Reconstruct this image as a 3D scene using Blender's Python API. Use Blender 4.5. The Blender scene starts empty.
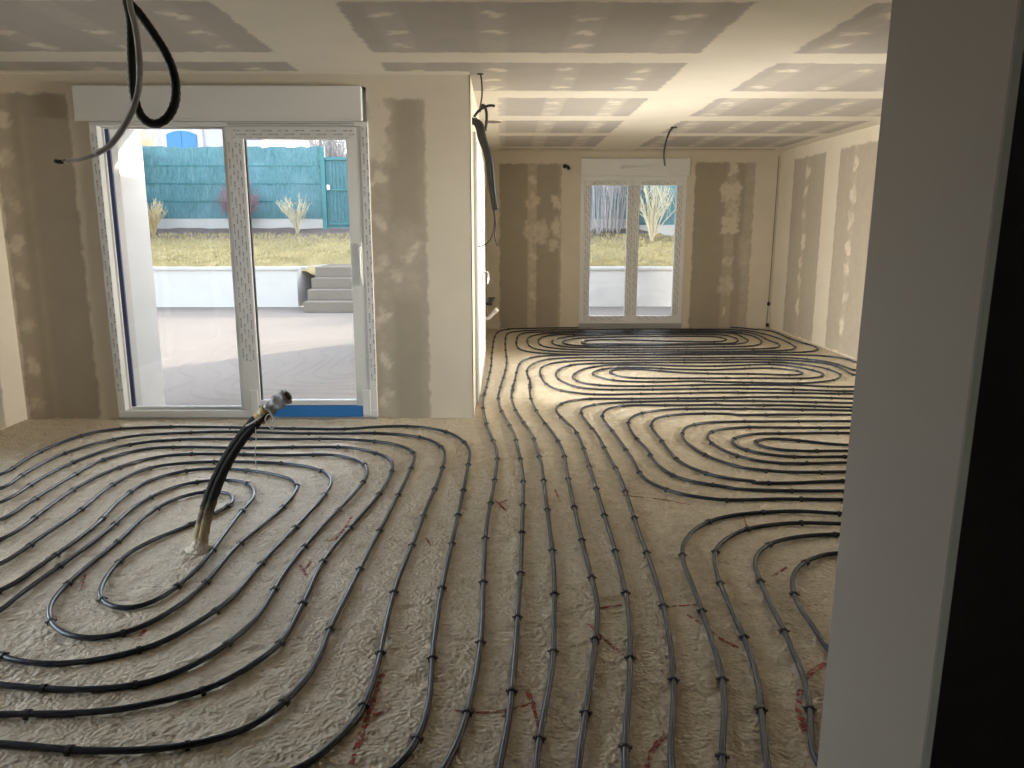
import bpy, math, random
import numpy as np
from mathutils import Vector, Matrix
random.seed(7); rng = np.random.default_rng(7)
scene = bpy.context.scene
C = scene.collection

# ------------------------------------------------------------------ camera
F_PX, CAM_H, HORIZON, VP_X = 770.0, 1.43, 229.0, 503.0
PITCH = math.atan((384 - HORIZON) / F_PX)
YAW = math.atan((512 - VP_X) / math.hypot(F_PX, 384 - HORIZON))
cam_d = bpy.data.cameras.new('camera'); cam = bpy.data.objects.new('camera', cam_d); C.objects.link(cam)
cam.location = (0, 0, CAM_H)
cam.rotation_euler = (math.pi / 2 - PITCH, 0, -YAW)
cam_d.sensor_width = 36; cam_d.lens = 36 * F_PX / 1024; cam_d.clip_start = 0.02; cam_d.clip_end = 300
scene.camera = cam

# ------------------------------------------------------------------ sky, sun, exposure
SUN_AZ, SUN_EL = math.radians(43), math.radians(24)
world = bpy.data.worlds.new('world'); scene.world = world; world.use_nodes = True
wn = world.node_tree.nodes; wl = world.node_tree.links; wn.clear()
sky = wn.new('ShaderNodeTexSky'); sky.sky_type = 'NISHITA'; sky.sun_disc = False
sky.sun_elevation = SUN_EL; sky.sun_rotation = SUN_AZ; sky.air_density = 1.0; sky.dust_density = 1.6; sky.ozone_density = 1.0
bg = wn.new('ShaderNodeBackground'); bg.inputs['Strength'].default_value = 0.68
wo = wn.new('ShaderNodeOutputWorld'); hs = wn.new('ShaderNodeHueSaturation'); hs.inputs['Saturation'].default_value = 0.5; wl.new(sky.outputs[0], hs.inputs['Color']); wl.new(hs.outputs[0], bg.inputs[0]); wl.new(bg.outputs[0], wo.inputs[0])
sun_d = bpy.data.lights.new('sun', 'SUN'); sun_d.energy = 4.0; sun_d.angle = math.radians(0.6); sun_d.color = (1.0, 0.89, 0.72)
sun = bpy.data.objects.new('sun', sun_d); C.objects.link(sun)
to_sun = Vector((math.sin(SUN_AZ) * math.cos(SUN_EL), math.cos(SUN_AZ) * math.cos(SUN_EL), math.sin(SUN_EL)))
sun.rotation_euler = (-to_sun).to_track_quat('-Z', 'Y').to_euler(); sun.location = to_sun * 40
def area_lamp(name, loc, size, rot, watts, col):
    d = bpy.data.lights.new(name, 'AREA'); d.shape = 'RECTANGLE'; d.size, d.size_y = size; d.energy = watts; d.color = col
    o = bpy.data.objects.new(name, d); C.objects.link(o); o.location = loc; o.rotation_euler = rot; return o
# daylight stand-ins: side door is seen, left and right openings are added
area_lamp('fill_left_opening', (-3.85, 3.25, 1.15), (2.1, 2.8), (0, -math.pi / 2, 0), 6, (1.0, 0.93, 0.85))  # fill lamp at the added, unseen left-wall opening
area_lamp('daylight_side_door', (-0.50, 7.35, 1.12), (1.9, 2.0), (0, -math.pi / 2, 0), 78, (1.0, 0.94, 0.84))
area_lamp('fill_right_opening', (4.15, 5.6, 1.45), (0.95, 2.0), (0, math.pi / 2, 0), 4, (1.0, 0.94, 0.84))  # weak fill lamp just outside the added right-wall window
area_lamp('fill_far_wall', (6.0, 4.7, 1.5), (2.2, 0.9), Vector((-0.66, 0.75, 0.0)).to_track_quat('-Z', 'Y').to_euler(), 780, (1.0, 0.93, 0.82))  # angled fill through the added right window, aimed at the far wall
vs = scene.view_settings
vs.view_transform = 'Standard'; vs.look = 'None'; vs.gamma = 1.0; vs.use_curve_mapping = False; vs.exposure = 1.3

# ------------------------------------------------------------------ helpers
def ray(u, v):
    x, y = (u - 512) / F_PX, (384 - v) / F_PX
    s, c, sp, cp = math.sin(YAW), math.cos(YAW), math.sin(PITCH), math.cos(PITCH)
    return Vector((s * cp + x * c + y * s * sp, c * cp - x * s + y * c * sp, -sp + y * cp))
def onz(u, v, z=0.0):
    d = ray(u, v); t = (z - CAM_H) / d.z; return Vector((d.x * t, d.y * t, z))
def ony(u, v, Y):
    d = ray(u, v); t = Y / d.y; return Vector((d.x * t, Y, CAM_H + d.z * t))

def tag(o, label=None, cat=None, group=None, kind=None):
    if label: o['label'] = label
    if cat: o['category'] = cat
    if group: o['group'] = group
    if kind: o['kind'] = kind
    return o
def empty(name, loc=(0, 0, 0)):
    o = bpy.data.objects.new(name, None); C.objects.link(o); o.location = loc; o.empty_display_size = 0.1; return o
def link_mesh(name, me, mat, parent=None):
    o = bpy.data.objects.new(name, me); C.objects.link(o)
    if mat is not None and not me.materials: me.materials.append(mat)
    if parent is not None:
        o.parent = parent
        o.matrix_parent_inverse = parent_world(parent).inverted()
    return o
def parent_world(p):
    m = Matrix.LocRotScale(p.location, p.rotation_euler, p.scale)
    if p.parent is not None: m = parent_world(p.parent) @ p.matrix_parent_inverse @ m
    return m

class MB:
    def __init__(s): s.v = []; s.f = []
    def add(s, verts, faces):
        b = len(s.v); s.v += [tuple(p) for p in verts]; s.f += [tuple(b + i for i in f) for f in faces]; return s
    def box(s, x0, x1, y0, y1, z0, z1):
        return s.add([(x0,y0,z0),(x1,y0,z0),(x1,y1,z0),(x0,y1,z0),(x0,y0,z1),(x1,y0,z1),(x1,y1,z1),(x0,y1,z1)],
            [(3,2,1,0),(4,5,6,7),(0,1,5,4),(1,2,6,5),(2,3,7,6),(3,0,4,7)])
    def tube(s, pts, rad, n=8, cap=True):
        pts = [Vector(p) for p in pts]; m = len(pts)
        rad = rad if hasattr(rad, '__len__') else [rad] * m
        t0 = (pts[1] - pts[0]).normalized()
        ref = Vector((0, 0, 1)) if abs(t0.z) < 0.9 else Vector((1, 0, 0))
        nrm = (ref - t0 * ref.dot(t0)).normalized()
        vs_, fs = [], []
        for i in range(m):
            t = (pts[min(i + 1, m - 1)] - pts[max(i - 1, 0)])
            t = t.normalized() if t.length > 1e-9 else t0
            nrm = nrm - t * nrm.dot(t)
            nrm = nrm.normalized() if nrm.length > 1e-6 else t.orthogonal().normalized()
            b = t.cross(nrm)
            for k in range(n):
                a = 2 * math.pi * k / n
                vs_.append(pts[i] + (nrm * math.cos(a) + b * math.sin(a)) * rad[i])
        for i in range(m - 1):
            for k in range(n):
                fs.append((i*n+k, i*n+(k+1)%n, (i+1)*n+(k+1)%n, (i+1)*n+k))
        if cap:
            fs.append(tuple(range(n - 1, -1, -1))); fs.append(tuple((m-1)*n + k for k in range(n)))
        return s.add(vs_, fs)
    def build(s, name, mat, parent=None, smooth=False, bevel=0.0):
        me = bpy.data.meshes.new(name); me.from_pydata(s.v, [], s.f); me.update()
        if smooth:
            me.polygons.foreach_set('use_smooth', [True] * len(me.polygons))
        o = link_mesh(name, me, mat, parent)
        if bevel > 0:
            m = o.modifiers.new('bevel', 'BEVEL'); m.width = bevel; m.segments = 2; m.limit_method = 'ANGLE'
        return o
def bx(name, mat, parent, x0, x1, y0, y1, z0, z1, bevel=0.0):
    return MB().box(x0, x1, y0, y1, z0, z1).build(name, mat, parent, bevel=bevel)

def spline(pts, step=0.035, alpha=0.5):
    """centripetal Catmull-Rom through the points, resampled about every `step`."""
    P = [Vector(p) for p in pts]
    Q = [P[0]]
    for p in P[1:]:
        if (p - Q[-1]).length > 1e-4: Q.append(p)
    P = [Q[0] * 2 - Q[1]] + Q + [Q[-1] * 2 - Q[-2]]
    out = []
    for i in range(1, len(P) - 2):
        p0, p1, p2, p3 = P[i-1], P[i], P[i+1], P[i+2]
        t0 = 0.0; t1 = t0 + (p1-p0).length ** alpha; t2 = t1 + (p2-p1).length ** alpha; t3 = t2 + (p3-p2).length ** alpha
        n = max(2, int((p2 - p1).length / step))
        for k in range(n):
            t = t1 + (t2 - t1) * k / n
            a1 = p0*((t1-t)/(t1-t0)) + p1*((t-t0)/(t1-t0)); a2 = p1*((t2-t)/(t2-t1)) + p2*((t-t1)/(t2-t1)); a3 = p2*((t3-t)/(t3-t2)) + p3*((t-t2)/(t3-t2))
            b1 = a1*((t2-t)/(t2-t0)) + a2*((t-t0)/(t2-t0)); b2 = a2*((t3-t)/(t3-t1)) + a3*((t-t1)/(t3-t1))
            out.append(b1*((t2-t)/(t2-t1)) + b2*((t-t1)/(t2-t1)))
    out.append(P[-2]); return out

# ------------------------------------------------------------------ materials
def newmat(name):
    m = bpy.data.materials.new(name); m.use_nodes = True
    nt = m.node_tree; b = nt.nodes['Principled BSDF']; return m, nt, b
def N(nt, typ, **kw):
    n = nt.nodes.new(typ)
    for k, v in kw.items(): setattr(n, k, v)
    return n
def mth(nt, op, a, b=None, c=None):
    n = nt.nodes.new('ShaderNodeMath'); n.operation = op
    for i, x in enumerate((a, b, c)):
        if x is None: continue
        if isinstance(x, (int, float)): n.inputs[i].default_value = x
        else: nt.links.new(x, n.inputs[i])
    return n.outputs[0]
def noise(nt, scale, detail=3, rough=0.55, vec=None, coord='Object', dist=0.0):
    n = nt.nodes.new('ShaderNodeTexNoise'); n.inputs['Scale'].default_value = scale; n.inputs['Detail'].default_value = detail
    n.inputs['Roughness'].default_value = rough; n.inputs['Distortion'].default_value = dist
    if vec is None:
        tc = nt.nodes.new('ShaderNodeTexCoord'); vec = tc.outputs[coord]
    nt.links.new(vec, n.inputs['Vector']); return n.outputs['Fac']
def mixc(nt, fac, a, b):
    n = nt.nodes.new('ShaderNodeMix'); n.data_type = 'RGBA'
    for sock, x in ((n.inputs[0], fac), (n.inputs[6], a), (n.inputs[7], b)):
        if isinstance(x, (int, float)): sock.default_value = x
        elif isinstance(x, tuple): sock.default_value = x if len(x) == 4 else x + (1,)
        else: nt.links.new(x, sock)
    return n.outputs[2]
def mrange(nt, x, a, b, c=0.0, d=1.0):
    n = nt.nodes.new('ShaderNodeMapRange'); n.interpolation_type = 'SMOOTHSTEP'; nt.links.new(x, n.inputs[0])
    for i, v in enumerate((a, b, c, d)): n.inputs[i + 1].default_value = v
    return n.outputs[0]
def bump(nt, bsdf, h, strength, dist):
    n = nt.nodes.new('ShaderNodeBump'); n.inputs['Strength'].default_value = strength; n.inputs['Distance'].default_value = dist
    nt.links.new(h, n.inputs['Height']); nt.links.new(n.outputs[0], bsdf.inputs['Normal'])
def simple(name, col, rough=0.6, var=0.08, scale=6.0, bmp=0.0, bscale=80.0, metal=0.0, spec=0.5):
    m, nt, b = newmat(name)
    f = noise(nt, scale)
    lo = tuple(c * (1 - var) for c in col); hi = tuple(min(1, c * (1 + var)) for c in col)
    nt.links.new(mixc(nt, f, lo, hi), b.inputs['Base Color'])
    b.inputs['Roughness'].default_value = rough; b.inputs['Metallic'].default_value = metal
    b.inputs['Specular IOR Level'].default_value = spec
    if bmp: bump(nt, b, noise(nt, bscale), bmp, 0.003)
    return m

def plasterboard_mat(name, card, comp):
    m, nt, b = newmat(name)
    at = N(nt, 'ShaderNodeAttribute', attribute_name='card'); sm = N(nt, 'ShaderNodeAttribute', attribute_name='smear')
    n1 = noise(nt, 9, 4, 0.6); n2 = noise(nt, 38, 3, 0.6)
    wob = mth(nt, 'ADD', mth(nt, 'MULTIPLY', mth(nt, 'SUBTRACT', n1, 0.5), 0.09), mth(nt, 'MULTIPLY', mth(nt, 'SUBTRACT', n2, 0.5), 0.016))
    fac = mrange(nt, mth(nt, 'ADD', at.outputs['Fac'], wob), -0.014, 0.014)
    streak = noise(nt, 5, 4, 0.6)
    smv = mth(nt, 'MULTIPLY', sm.outputs['Fac'], mth(nt, 'ADD', 0.8, mth(nt, 'MULTIPLY', mth(nt, 'SUBTRACT', noise(nt, 16, 4), 0.5), 1.9)))
    fac = mth(nt, 'MULTIPLY', fac, mth(nt, 'SUBTRACT', 1.0, mth(nt, 'MINIMUM', mth(nt, 'MAXIMUM', smv, 0.0), 1.0)))
    cc = mixc(nt, streak, tuple(c * 0.90 for c in card), tuple(c * 1.08 for c in card))
    pc = mixc(nt, noise(nt, 3.5, 5), tuple(c * 0.90 for c in comp), tuple(min(1, c * 1.05) for c in comp))
    nt.links.new(mixc(nt, fac, pc, cc), b.inputs['Base Color'])
    b.inputs['Roughness'].default_value = 0.85; b.inputs['Specular IOR Level'].default_value = 0.25
    bump(nt, b, mth(nt, 'SUBTRACT', noise(nt, 55, 3), mth(nt, 'MULTIPLY', fac, 0.7)), 0.25, 0.002)
    return m
M = {}
M['board'] = plasterboard_mat('plasterboard', (0.41, 0.355, 0.28), (0.70, 0.63, 0.52))
M['board_ceiling'] = plasterboard_mat('ceiling_plasterboard', (0.44, 0.405, 0.37), (0.74, 0.69, 0.60))
M['filler'] = simple('joint_filler', (0.70, 0.63, 0.52), 0.85, 0.07, 4, 0.15, 60, spec=0.25)
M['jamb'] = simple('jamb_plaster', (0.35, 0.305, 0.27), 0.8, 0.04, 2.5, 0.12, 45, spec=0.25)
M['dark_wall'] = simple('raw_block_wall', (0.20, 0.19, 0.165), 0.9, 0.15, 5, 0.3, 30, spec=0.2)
M['pvc'] = simple('white_pvc', (0.80, 0.80, 0.79), 0.32, 0.02, 3)
M['pvc_line'] = simple('grey_gasket', (0.05, 0.05, 0.055), 0.5, 0.1)
M['blue_film'] = simple('blue_protective_film', (0.03, 0.20, 0.55), 0.35, 0.1, 8)
M['alu'] = simple('brushed_aluminium', (0.45, 0.45, 0.45), 0.4, 0.08, 20, metal=0.8)
M['navy_seal'] = simple('navy_spacer_seal', (0.03, 0.045, 0.14), 0.4, 0.1)

def floor_mat():
    m, nt, b = newmat('sprayed_foam_floor')
    tc = N(nt, 'ShaderNodeTexCoord'); ov = tc.outputs['Object']
    big = noise(nt, 0.9, 4, 0.6, ov); mid = noise(nt, 14, 4, 0.6, ov); fine = noise(nt, 70, 3, 0.6, ov)
    vor = N(nt, 'ShaderNodeTexVoronoi'); vor.feature = 'SMOOTH_F1'; vor.inputs['Scale'].default_value = 62; vor.inputs['Smoothness'].default_value = 0.6
    wv = N(nt, 'ShaderNodeVectorMath', operation='ADD'); nz = N(nt, 'ShaderNodeTexNoise'); nz.inputs['Scale'].default_value = 12
    nt.links.new(ov, nz.inputs['Vector'])
    sc = N(nt, 'ShaderNodeVectorMath', operation='SCALE'); sc.inputs['Scale'].default_value = 0.05
    nt.links.new(nz.outputs['Color'], sc.inputs[0]); nt.links.new(ov, wv.inputs[0]); nt.links.new(sc.outputs[0], wv.inputs[1])
    nt.links.new(wv.outputs[0], vor.inputs['Vector'])
    c1 = mixc(nt, mrange(nt, big, 0.3, 0.7), (0.56, 0.465, 0.32), (0.68, 0.59, 0.45))
    c2 = mixc(nt, mrange(nt, mid, 0.35, 0.75), c1, (0.74, 0.65, 0.50))
    pit = mrange(nt, noise(nt, 26, 3, 0.5, ov), 0.62, 0.72)
    c3 = mixc(nt, mth(nt, 'MULTIPLY', pit, 0.45), c2, (0.22, 0.16, 0.09))
    sep = N(nt, 'ShaderNodeSeparateXYZ'); nt.links.new(ov, sep.inputs[0])
    # plaster dust smears lying on the foam between the two rooms
    dx = mth(nt, 'DIVIDE', mth(nt, 'SUBTRACT', sep.outputs['X'], 0.75), 0.75); dy = mth(nt, 'DIVIDE', mth(nt, 'SUBTRACT', sep.outputs['Y'], 5.55), 0.55)
    r2 = mth(nt, 'ADD', mth(nt, 'MULTIPLY', dx, dx), mth(nt, 'MULTIPLY', dy, dy))
    dust = mth(nt, 'MULTIPLY', mrange(nt, r2, 1.0, 0.1), mrange(nt, noise(nt, 4.5, 4, 0.6, ov), 0.50, 0.62))
    c4 = mixc(nt, mth(nt, 'MULTIPLY', dust, 0.6), c3, (0.80, 0.78, 0.73))
    c5 = mixc(nt, mth(nt, 'MULTIPLY', mrange(nt, noise(nt, 60, 3, 0.6, ov), 0.45, 0.7), 0.35), c4, (0.34, 0.27, 0.18))
    c6 = mixc(nt, mth(nt, 'MULTIPLY', mrange(nt, vor.outputs['Distance'], 0.30, 0.05), 0.40), c5, (0.36, 0.285, 0.185))
    nt.links.new(c6, b.inputs['Base Color'])
    b.inputs['Roughness'].default_value = 0.55; b.inputs['Specular IOR Level'].default_value = 0.45
    h = mth(nt, 'ADD', mth(nt, 'ADD', mth(nt, 'MULTIPLY', vor.outputs['Distance'], 0.7), mth(nt, 'MULTIPLY', mid, 0.75)), mth(nt, 'MULTIPLY', fine, 0.45))
    bump(nt, b, h, 1.0, 0.0105)
    return m
M['floor'] = floor_mat()
M['pipe'] = simple('slate_plastic_pipe', (0.030, 0.036, 0.052), 0.26, 0.12, 3)
M['clip'] = simple('black_plastic_clip', (0.012, 0.012, 0.013), 0.45, 0.1)
M['black'] = simple('black_sheath', (0.014, 0.014, 0.014), 0.5, 0.15, 12)
M['greycable'] = simple('grey_cable', (0.50, 0.50, 0.50), 0.45, 0.1, 15)
M['whitecable'] = simple('white_plastic', (0.75, 0.73, 0.70), 0.5, 0.06, 15)
M['copper'] = simple('copper_core', (0.45, 0.2, 0.09), 0.35, 0.1, metal=0.9)
M['yellow'] = simple('yellow_tape', (0.42, 0.28, 0.06), 0.5, 0.1)
M['string'] = simple('white_string', (0.80, 0.80, 0.78), 0.8, 0.05)

def glass_mat(name, tint):
    m, nt, b = newmat(name); nt.nodes.remove(b)
    out = [n for n in nt.nodes if n.type == 'OUTPUT_MATERIAL'][0]
    tr = N(nt, 'ShaderNodeBsdfTransparent'); tr.inputs[0].default_value = tint + (1,)
    gl = N(nt, 'ShaderNodeBsdfGlossy'); gl.inputs['Roughness'].default_value = 0.02
    fr = N(nt, 'ShaderNodeFresnel'); fr.inputs['IOR'].default_value = 1.45
    dust = mrange(nt, noise(nt, 3, 4), 0.35, 0.8, 0.0, 0.05)
    df = N(nt, 'ShaderNodeBsdfDiffuse'); df.inputs[0].default_value = (0.8, 0.8, 0.78, 1)
    mx = N(nt, 'ShaderNodeMixShader'); nt.links.new(fr.outputs[0], mx.inputs[0]); nt.links.new(tr.outputs[0], mx.inputs[1]); nt.links.new(gl.outputs[0], mx.inputs[2])
    mx2 = N(nt, 'ShaderNodeMixShader'); nt.links.new(dust, mx2.inputs[0]); nt.links.new(mx.outputs[0], mx2.inputs[1]); nt.links.new(df.outputs[0], mx2.inputs[2])
    nt.links.new(mx2.outputs[0], out.inputs[0]); return m
M['glass'] = glass_mat('window_glass', (0.93, 0.94, 0.94))

def film_mat(name, along, across, period=0.115, row=0.026):
    """protective tape with small printed word marks in rows; `along`/`across` are X, Y or Z."""
    m, nt, b = newmat(name)
    tc = N(nt, 'ShaderNodeTexCoord'); sep = N(nt, 'ShaderNodeSeparateXYZ'); nt.links.new(tc.outputs['Object'], sep.inputs[0])
    a = sep.outputs[along]; c = sep.outputs[across]
    rowf = mth(nt, 'DIVIDE', c, row); ri = mth(nt, 'FLOOR', rowf); rf = mth(nt, 'FRACT', rowf)
    af = mth(nt, 'FRACT', mth(nt, 'ADD', mth(nt, 'DIVIDE', a, period), mth(nt, 'MULTIPLY', ri, 0.37)))
    on_a = mth(nt, 'LESS_THAN', af, 0.62); on_r = mth(nt, 'LESS_THAN', mth(nt, 'ABSOLUTE', mth(nt, 'SUBTRACT', rf, 0.5)), 0.19)
    cv = N(nt, 'ShaderNodeCombineXYZ'); nt.links.new(mth(nt, 'MULTIPLY', a, 170.0), cv.inputs[0]); nt.links.new(mth(nt, 'MULTIPLY', c, 110.0), cv.inputs[1]); nt.links.new(mth(nt, 'MULTIPLY', ri, 3.7), cv.inputs[2])
    gly = mth(nt, 'GREATER_THAN', noise(nt, 1.0, 1, 0.5, cv.outputs[0]), 0.47)
    emb = mth(nt, 'MULTIPLY', mth(nt, 'GREATER_THAN', af, 0.50), on_a)
    ink = mth(nt, 'MULTIPLY', mth(nt, 'MULTIPLY', on_a, on_r), mth(nt, 'MAXIMUM', gly, emb))
    nt.links.new(mixc(nt, mth(nt, 'MULTIPLY', ink, 0.60), (0.74, 0.74, 0.74), (0.07, 0.07, 0.09)), b.inputs['Base Color'])
    b.inputs['Roughness'].default_value = 0.38
    return m
M['film_v'] = film_mat('printed_film_upright', 'Z', 'X'); M['film_h'] = film_mat('printed_film_level', 'X', 'Z')
M['film_side'] = film_mat('printed_film_side', 'Z', 'Y')

M['render_white'] = simple('white_render', (0.52, 0.495, 0.46), 0.85, 0.04, 3, 0.2, 60, spec=0.2)
M['coping'] = simple('coping_stone', (0.47, 0.45, 0.42), 0.75, 0.06, 5)
M['concrete'] = simple('step_concrete', (0.19, 0.16, 0.13), 0.85, 0.16, 4, 0.3, 40, spec=0.2)
def patio_mat():
    m, nt, b = newmat('patio_paving')
    tc = N(nt, 'ShaderNodeTexCoord'); sep = N(nt, 'ShaderNodeSeparateXYZ'); nt.links.new(tc.outputs['Object'], sep.inputs[0])
    base = mixc(nt, noise(nt, 0.8, 5, 0.65), (0.165, 0.138, 0.116), (0.245, 0.208, 0.176))
    fine = mixc(nt, mth(nt, 'MULTIPLY', noise(nt, 9, 4), 0.4), base, (0.16, 0.14, 0.125))
    jl = mth(nt, 'LESS_THAN', mth(nt, 'FRACT', mth(nt, 'DIVIDE', sep.outputs['Y'], 0.9)), 0.02)
    nt.links.new(mixc(nt, mth(nt, 'MULTIPLY', jl, 0.35), fine, (0.13, 0.115, 0.10)), b.inputs['Base Color'])
    b.inputs['Roughness'].default_value = 0.8; b.inputs['Specular IOR Level'].default_value = 0.2
    bump(nt, b, noise(nt, 30, 4), 0.25, 0.006); return m
M['patio'] = patio_mat()
def lawn_mat():
    m, nt, b = newmat('winter_lawn')
    f = noise(nt, 1.6, 6, 0.7); g = noise(nt, 14, 4, 0.7)
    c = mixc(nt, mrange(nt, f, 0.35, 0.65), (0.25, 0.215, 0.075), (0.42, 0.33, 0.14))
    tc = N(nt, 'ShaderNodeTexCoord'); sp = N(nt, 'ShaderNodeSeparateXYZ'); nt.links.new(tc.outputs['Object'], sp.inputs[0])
    far_strip = mrange(nt, mth(nt, 'ADD', sp.outputs['Y'], mth(nt, 'MULTIPLY', f, 1.6)), 18.6, 19.6)     # darker, browner strip along the fence
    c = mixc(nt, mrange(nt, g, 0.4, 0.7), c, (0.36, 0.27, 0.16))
    nt.links.new(mixc(nt, far_strip, c, (0.16, 0.12, 0.105)), b.inputs['Base Color'])
    b.inputs['Roughness'].default_value = 0.9; bump(nt, b, g, 0.8, 0.05); return m
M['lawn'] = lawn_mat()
M['grass'] = simple('grass_blade', (0.42, 0.345, 0.165), 0.8, 0.5, 2.2)
def screen_mat():
    m, nt, b = newmat('teal_screen')
    tc = N(nt, 'ShaderNodeTexCoord'); mp = N(nt, 'ShaderNodeMapping'); mp.inputs['Scale'].default_value = (55, 55, 6.0); nt.links.new(tc.outputs['Object'], mp.inputs[0])
    f = noise(nt, 1.0, 5, 0.7, mp.outputs[0])
    c = mixc(nt, mrange(nt, f, 0.35, 0.68), (0.045, 0.135, 0.155), (0.13, 0.26, 0.28))
    nt.links.new(mixc(nt, mrange(nt, noise(nt, 1.2, 4, 0.6), 0.45, 0.8), c, (0.13, 0.26, 0.30)), b.inputs['Base Color'])
    b.inputs['Roughness'].default_value = 0.75; bump(nt, b, f, 0.7, 0.03); return m
M['screen'] = screen_mat()
M['teal_metal'] = simple('teal_metal', (0.02, 0.15, 0.16), 0.45, 0.1)
M['twig_tan'] = simple('pale_twig', (0.50, 0.38, 0.20), 0.8, 0.2, 9)
M['twig_pale'] = simple('silver_twig', (0.52, 0.46, 0.32), 0.8, 0.2, 9)
M['twig_purple'] = simple('purple_twig', (0.22, 0.13, 0.15), 0.8, 0.25, 9)
M['twig_grey'] = simple('grey_twig', (0.34, 0.31, 0.30), 0.8, 0.25, 9)
M['house'] = simple('pale_house_wall', (0.42, 0.41, 0.44), 0.85, 0.04, 1.2)
M['blue_paint'] = simple('blue_shutter_paint', (0.02, 0.15, 0.48), 0.45, 0.06)
M['roof_tile'] = simple('faded_roof_tile', (0.50, 0.36, 0.30), 0.8, 0.15, 6)
M['red'] = None
def red_mat():
    m, nt, b = newmat('red_marking_paint'); out = [n for n in nt.nodes if n.type == 'OUTPUT_MATERIAL'][0]
    b.inputs['Base Color'].default_value = (0.42, 0.075, 0.055, 1); b.inputs['Roughness'].default_value = 0.8
    tr = N(nt, 'ShaderNodeBsdfTransparent'); mx = N(nt, 'ShaderNodeMixShader')
    nt.links.new(mrange(nt, noise(nt, 45, 4, 0.7), 0.40, 0.56, 0.0, 0.85), mx.inputs[0]); nt.links.new(tr.outputs[0], mx.inputs[1]); nt.links.new(b.outputs[0], mx.inputs[2])
    nt.links.new(mx.outputs[0], out.inputs[0]); return m
M['red'] = red_mat()
def wrap_mat():
    m, nt, b = newmat('clear_plastic_wrap'); b.inputs['Base Color'].default_value = (0.62, 0.60, 0.60, 1); b.inputs['Roughness'].default_value = 0.18
    nt.links.new(mixc(nt, noise(nt, 30, 3), (0.30, 0.27, 0.25), (0.75, 0.74, 0.75)), b.inputs['Base Color'])
    b.inputs['Transmission Weight'].default_value = 0.35; bump(nt, b, noise(nt, 55, 3), 0.7, 0.01); return m
M['wrap'] = wrap_mat()
def bundle_mat():
    m, nt, b = newmat('foam_spattered_sheath'); tc = N(nt, 'ShaderNodeTexCoord'); sep = N(nt, 'ShaderNodeSeparateXYZ'); nt.links.new(tc.outputs['Object'], sep.inputs[0])
    h = mth(nt, 'SUBTRACT', sep.outputs['Z'], mth(nt, 'MULTIPLY', noise(nt, 30, 3), 0.30))
    nt.links.new(mixc(nt, mrange(nt, h, -0.08, 0.10), (0.42, 0.33, 0.20), (0.022, 0.020, 0.018)), b.inputs['Base Color'])
    b.inputs['Roughness'].default_value = 0.75; b.inputs['Specular IOR Level'].default_value = 0.25; return m
M['bundle'] = bundle_mat()

# ------------------------------------------------------------------ setting: dimensions
XL, XW, XR = -3.65, -0.23, 3.92         # left wall, wing wall, right wall
YJ0, YJ1, Y1, Y2 = 0.98, 1.32, 5.78, 11.22   # jamb wall, window wall, far wall
ZC = 2.5
def struct(o, label, cat): return tag(o, label, cat, None, 'structure')

def smooth_noise(n, m, sig):
    a = rng.normal(0, 1, (n, m)); r = int(sig * 3) + 1; k = np.exp(-0.5 * (np.arange(-r, r + 1) / sig) ** 2); k /= k.sum()
    for ax in (0, 1): a = np.apply_along_axis(lambda v: np.convolve(np.pad(v, r, mode='wrap'), k, mode='valid'), ax, a)
    return a / a.std()
def foam_patch(x0, x1, y0, y1, res):                 # lumpy sprayed foam, planed roughly level
    n, m = int((x1 - x0) / res) + 1, int((y1 - y0) / res) + 1
    X, Y = np.meshgrid(np.linspace(x0, x1, n), np.linspace(y0, y1, m), indexing='ij')
    h = .0016 * smooth_noise(n, m, max(.9, .012 / res)) + .0020 * smooth_noise(n, m, max(1, .026 / res)) + .0012 * smooth_noise(n, m, max(1.2, .09 / res))
    Zf = np.clip(h, -.0085, .0022) - .0008
    idx = np.arange(n * m).reshape(n, m)
    return np.stack([X, Y, Zf], -1).reshape(-1, 3), np.stack([idx[:-1, :-1], idx[1:, :-1], idx[1:, 1:], idx[:-1, 1:]], -1).reshape(-1, 4)
slab = MB().box(XL - .3, XR + .3, -2.2, Y1, -0.12, -.011).box(XW, XR + .3, Y1, Y2, -0.12, -.011)
fverts, ffaces, off = [np.array(slab.v)], [np.array(slab.f)], len(slab.v)
for rect in ((XL, XR, 1.2, Y1, .0125), (XW, XR, Y1, Y2, .03), (XL, XR, -2.2, 1.2, .04)):
    v_, f_ = foam_patch(*rect); fverts.append(v_); ffaces.append(f_ + off); off += len(v_)
me = bpy.data.meshes.new('floor'); me.from_pydata(np.concatenate(fverts).tolist(), [], np.concatenate(ffaces).tolist()); me.update()
fl = link_mesh('floor', me, M['floor'])
struct(fl, 'beige sprayed foam insulation floor under the heating pipes', 'floor')
ce = MB().box(XL - .3, XR + .3, YJ0, Y1 + .37, ZC + .006, 2.83).box(XW - .35, XR + .3, Y1 + .37, Y2 + .35, ZC + .006, 2.83) \
    .box(-2.0, 2.0, -2.2, YJ0, ZC + .006, 2.83).build('ceiling', M['filler'])
struct(ce, 'pale plasterboard ceiling with filled joints and screw heads', 'ceiling')

# window wall of the near room (opening for the sliding door)
wf = MB().box(XL - .3, -2.94, Y1 + .006, Y1 + .37, -.06, ZC).box(-0.97, XW - .006, Y1 + .006, Y1 + .37, -.06, ZC).box(-2.94, -0.97, Y1 + .06, Y1 + .37, 2.42, ZC).build('wall_front', M['render_white'])
struct(wf, 'plasterboard wall around the large sliding glass door', 'wall')
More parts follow.
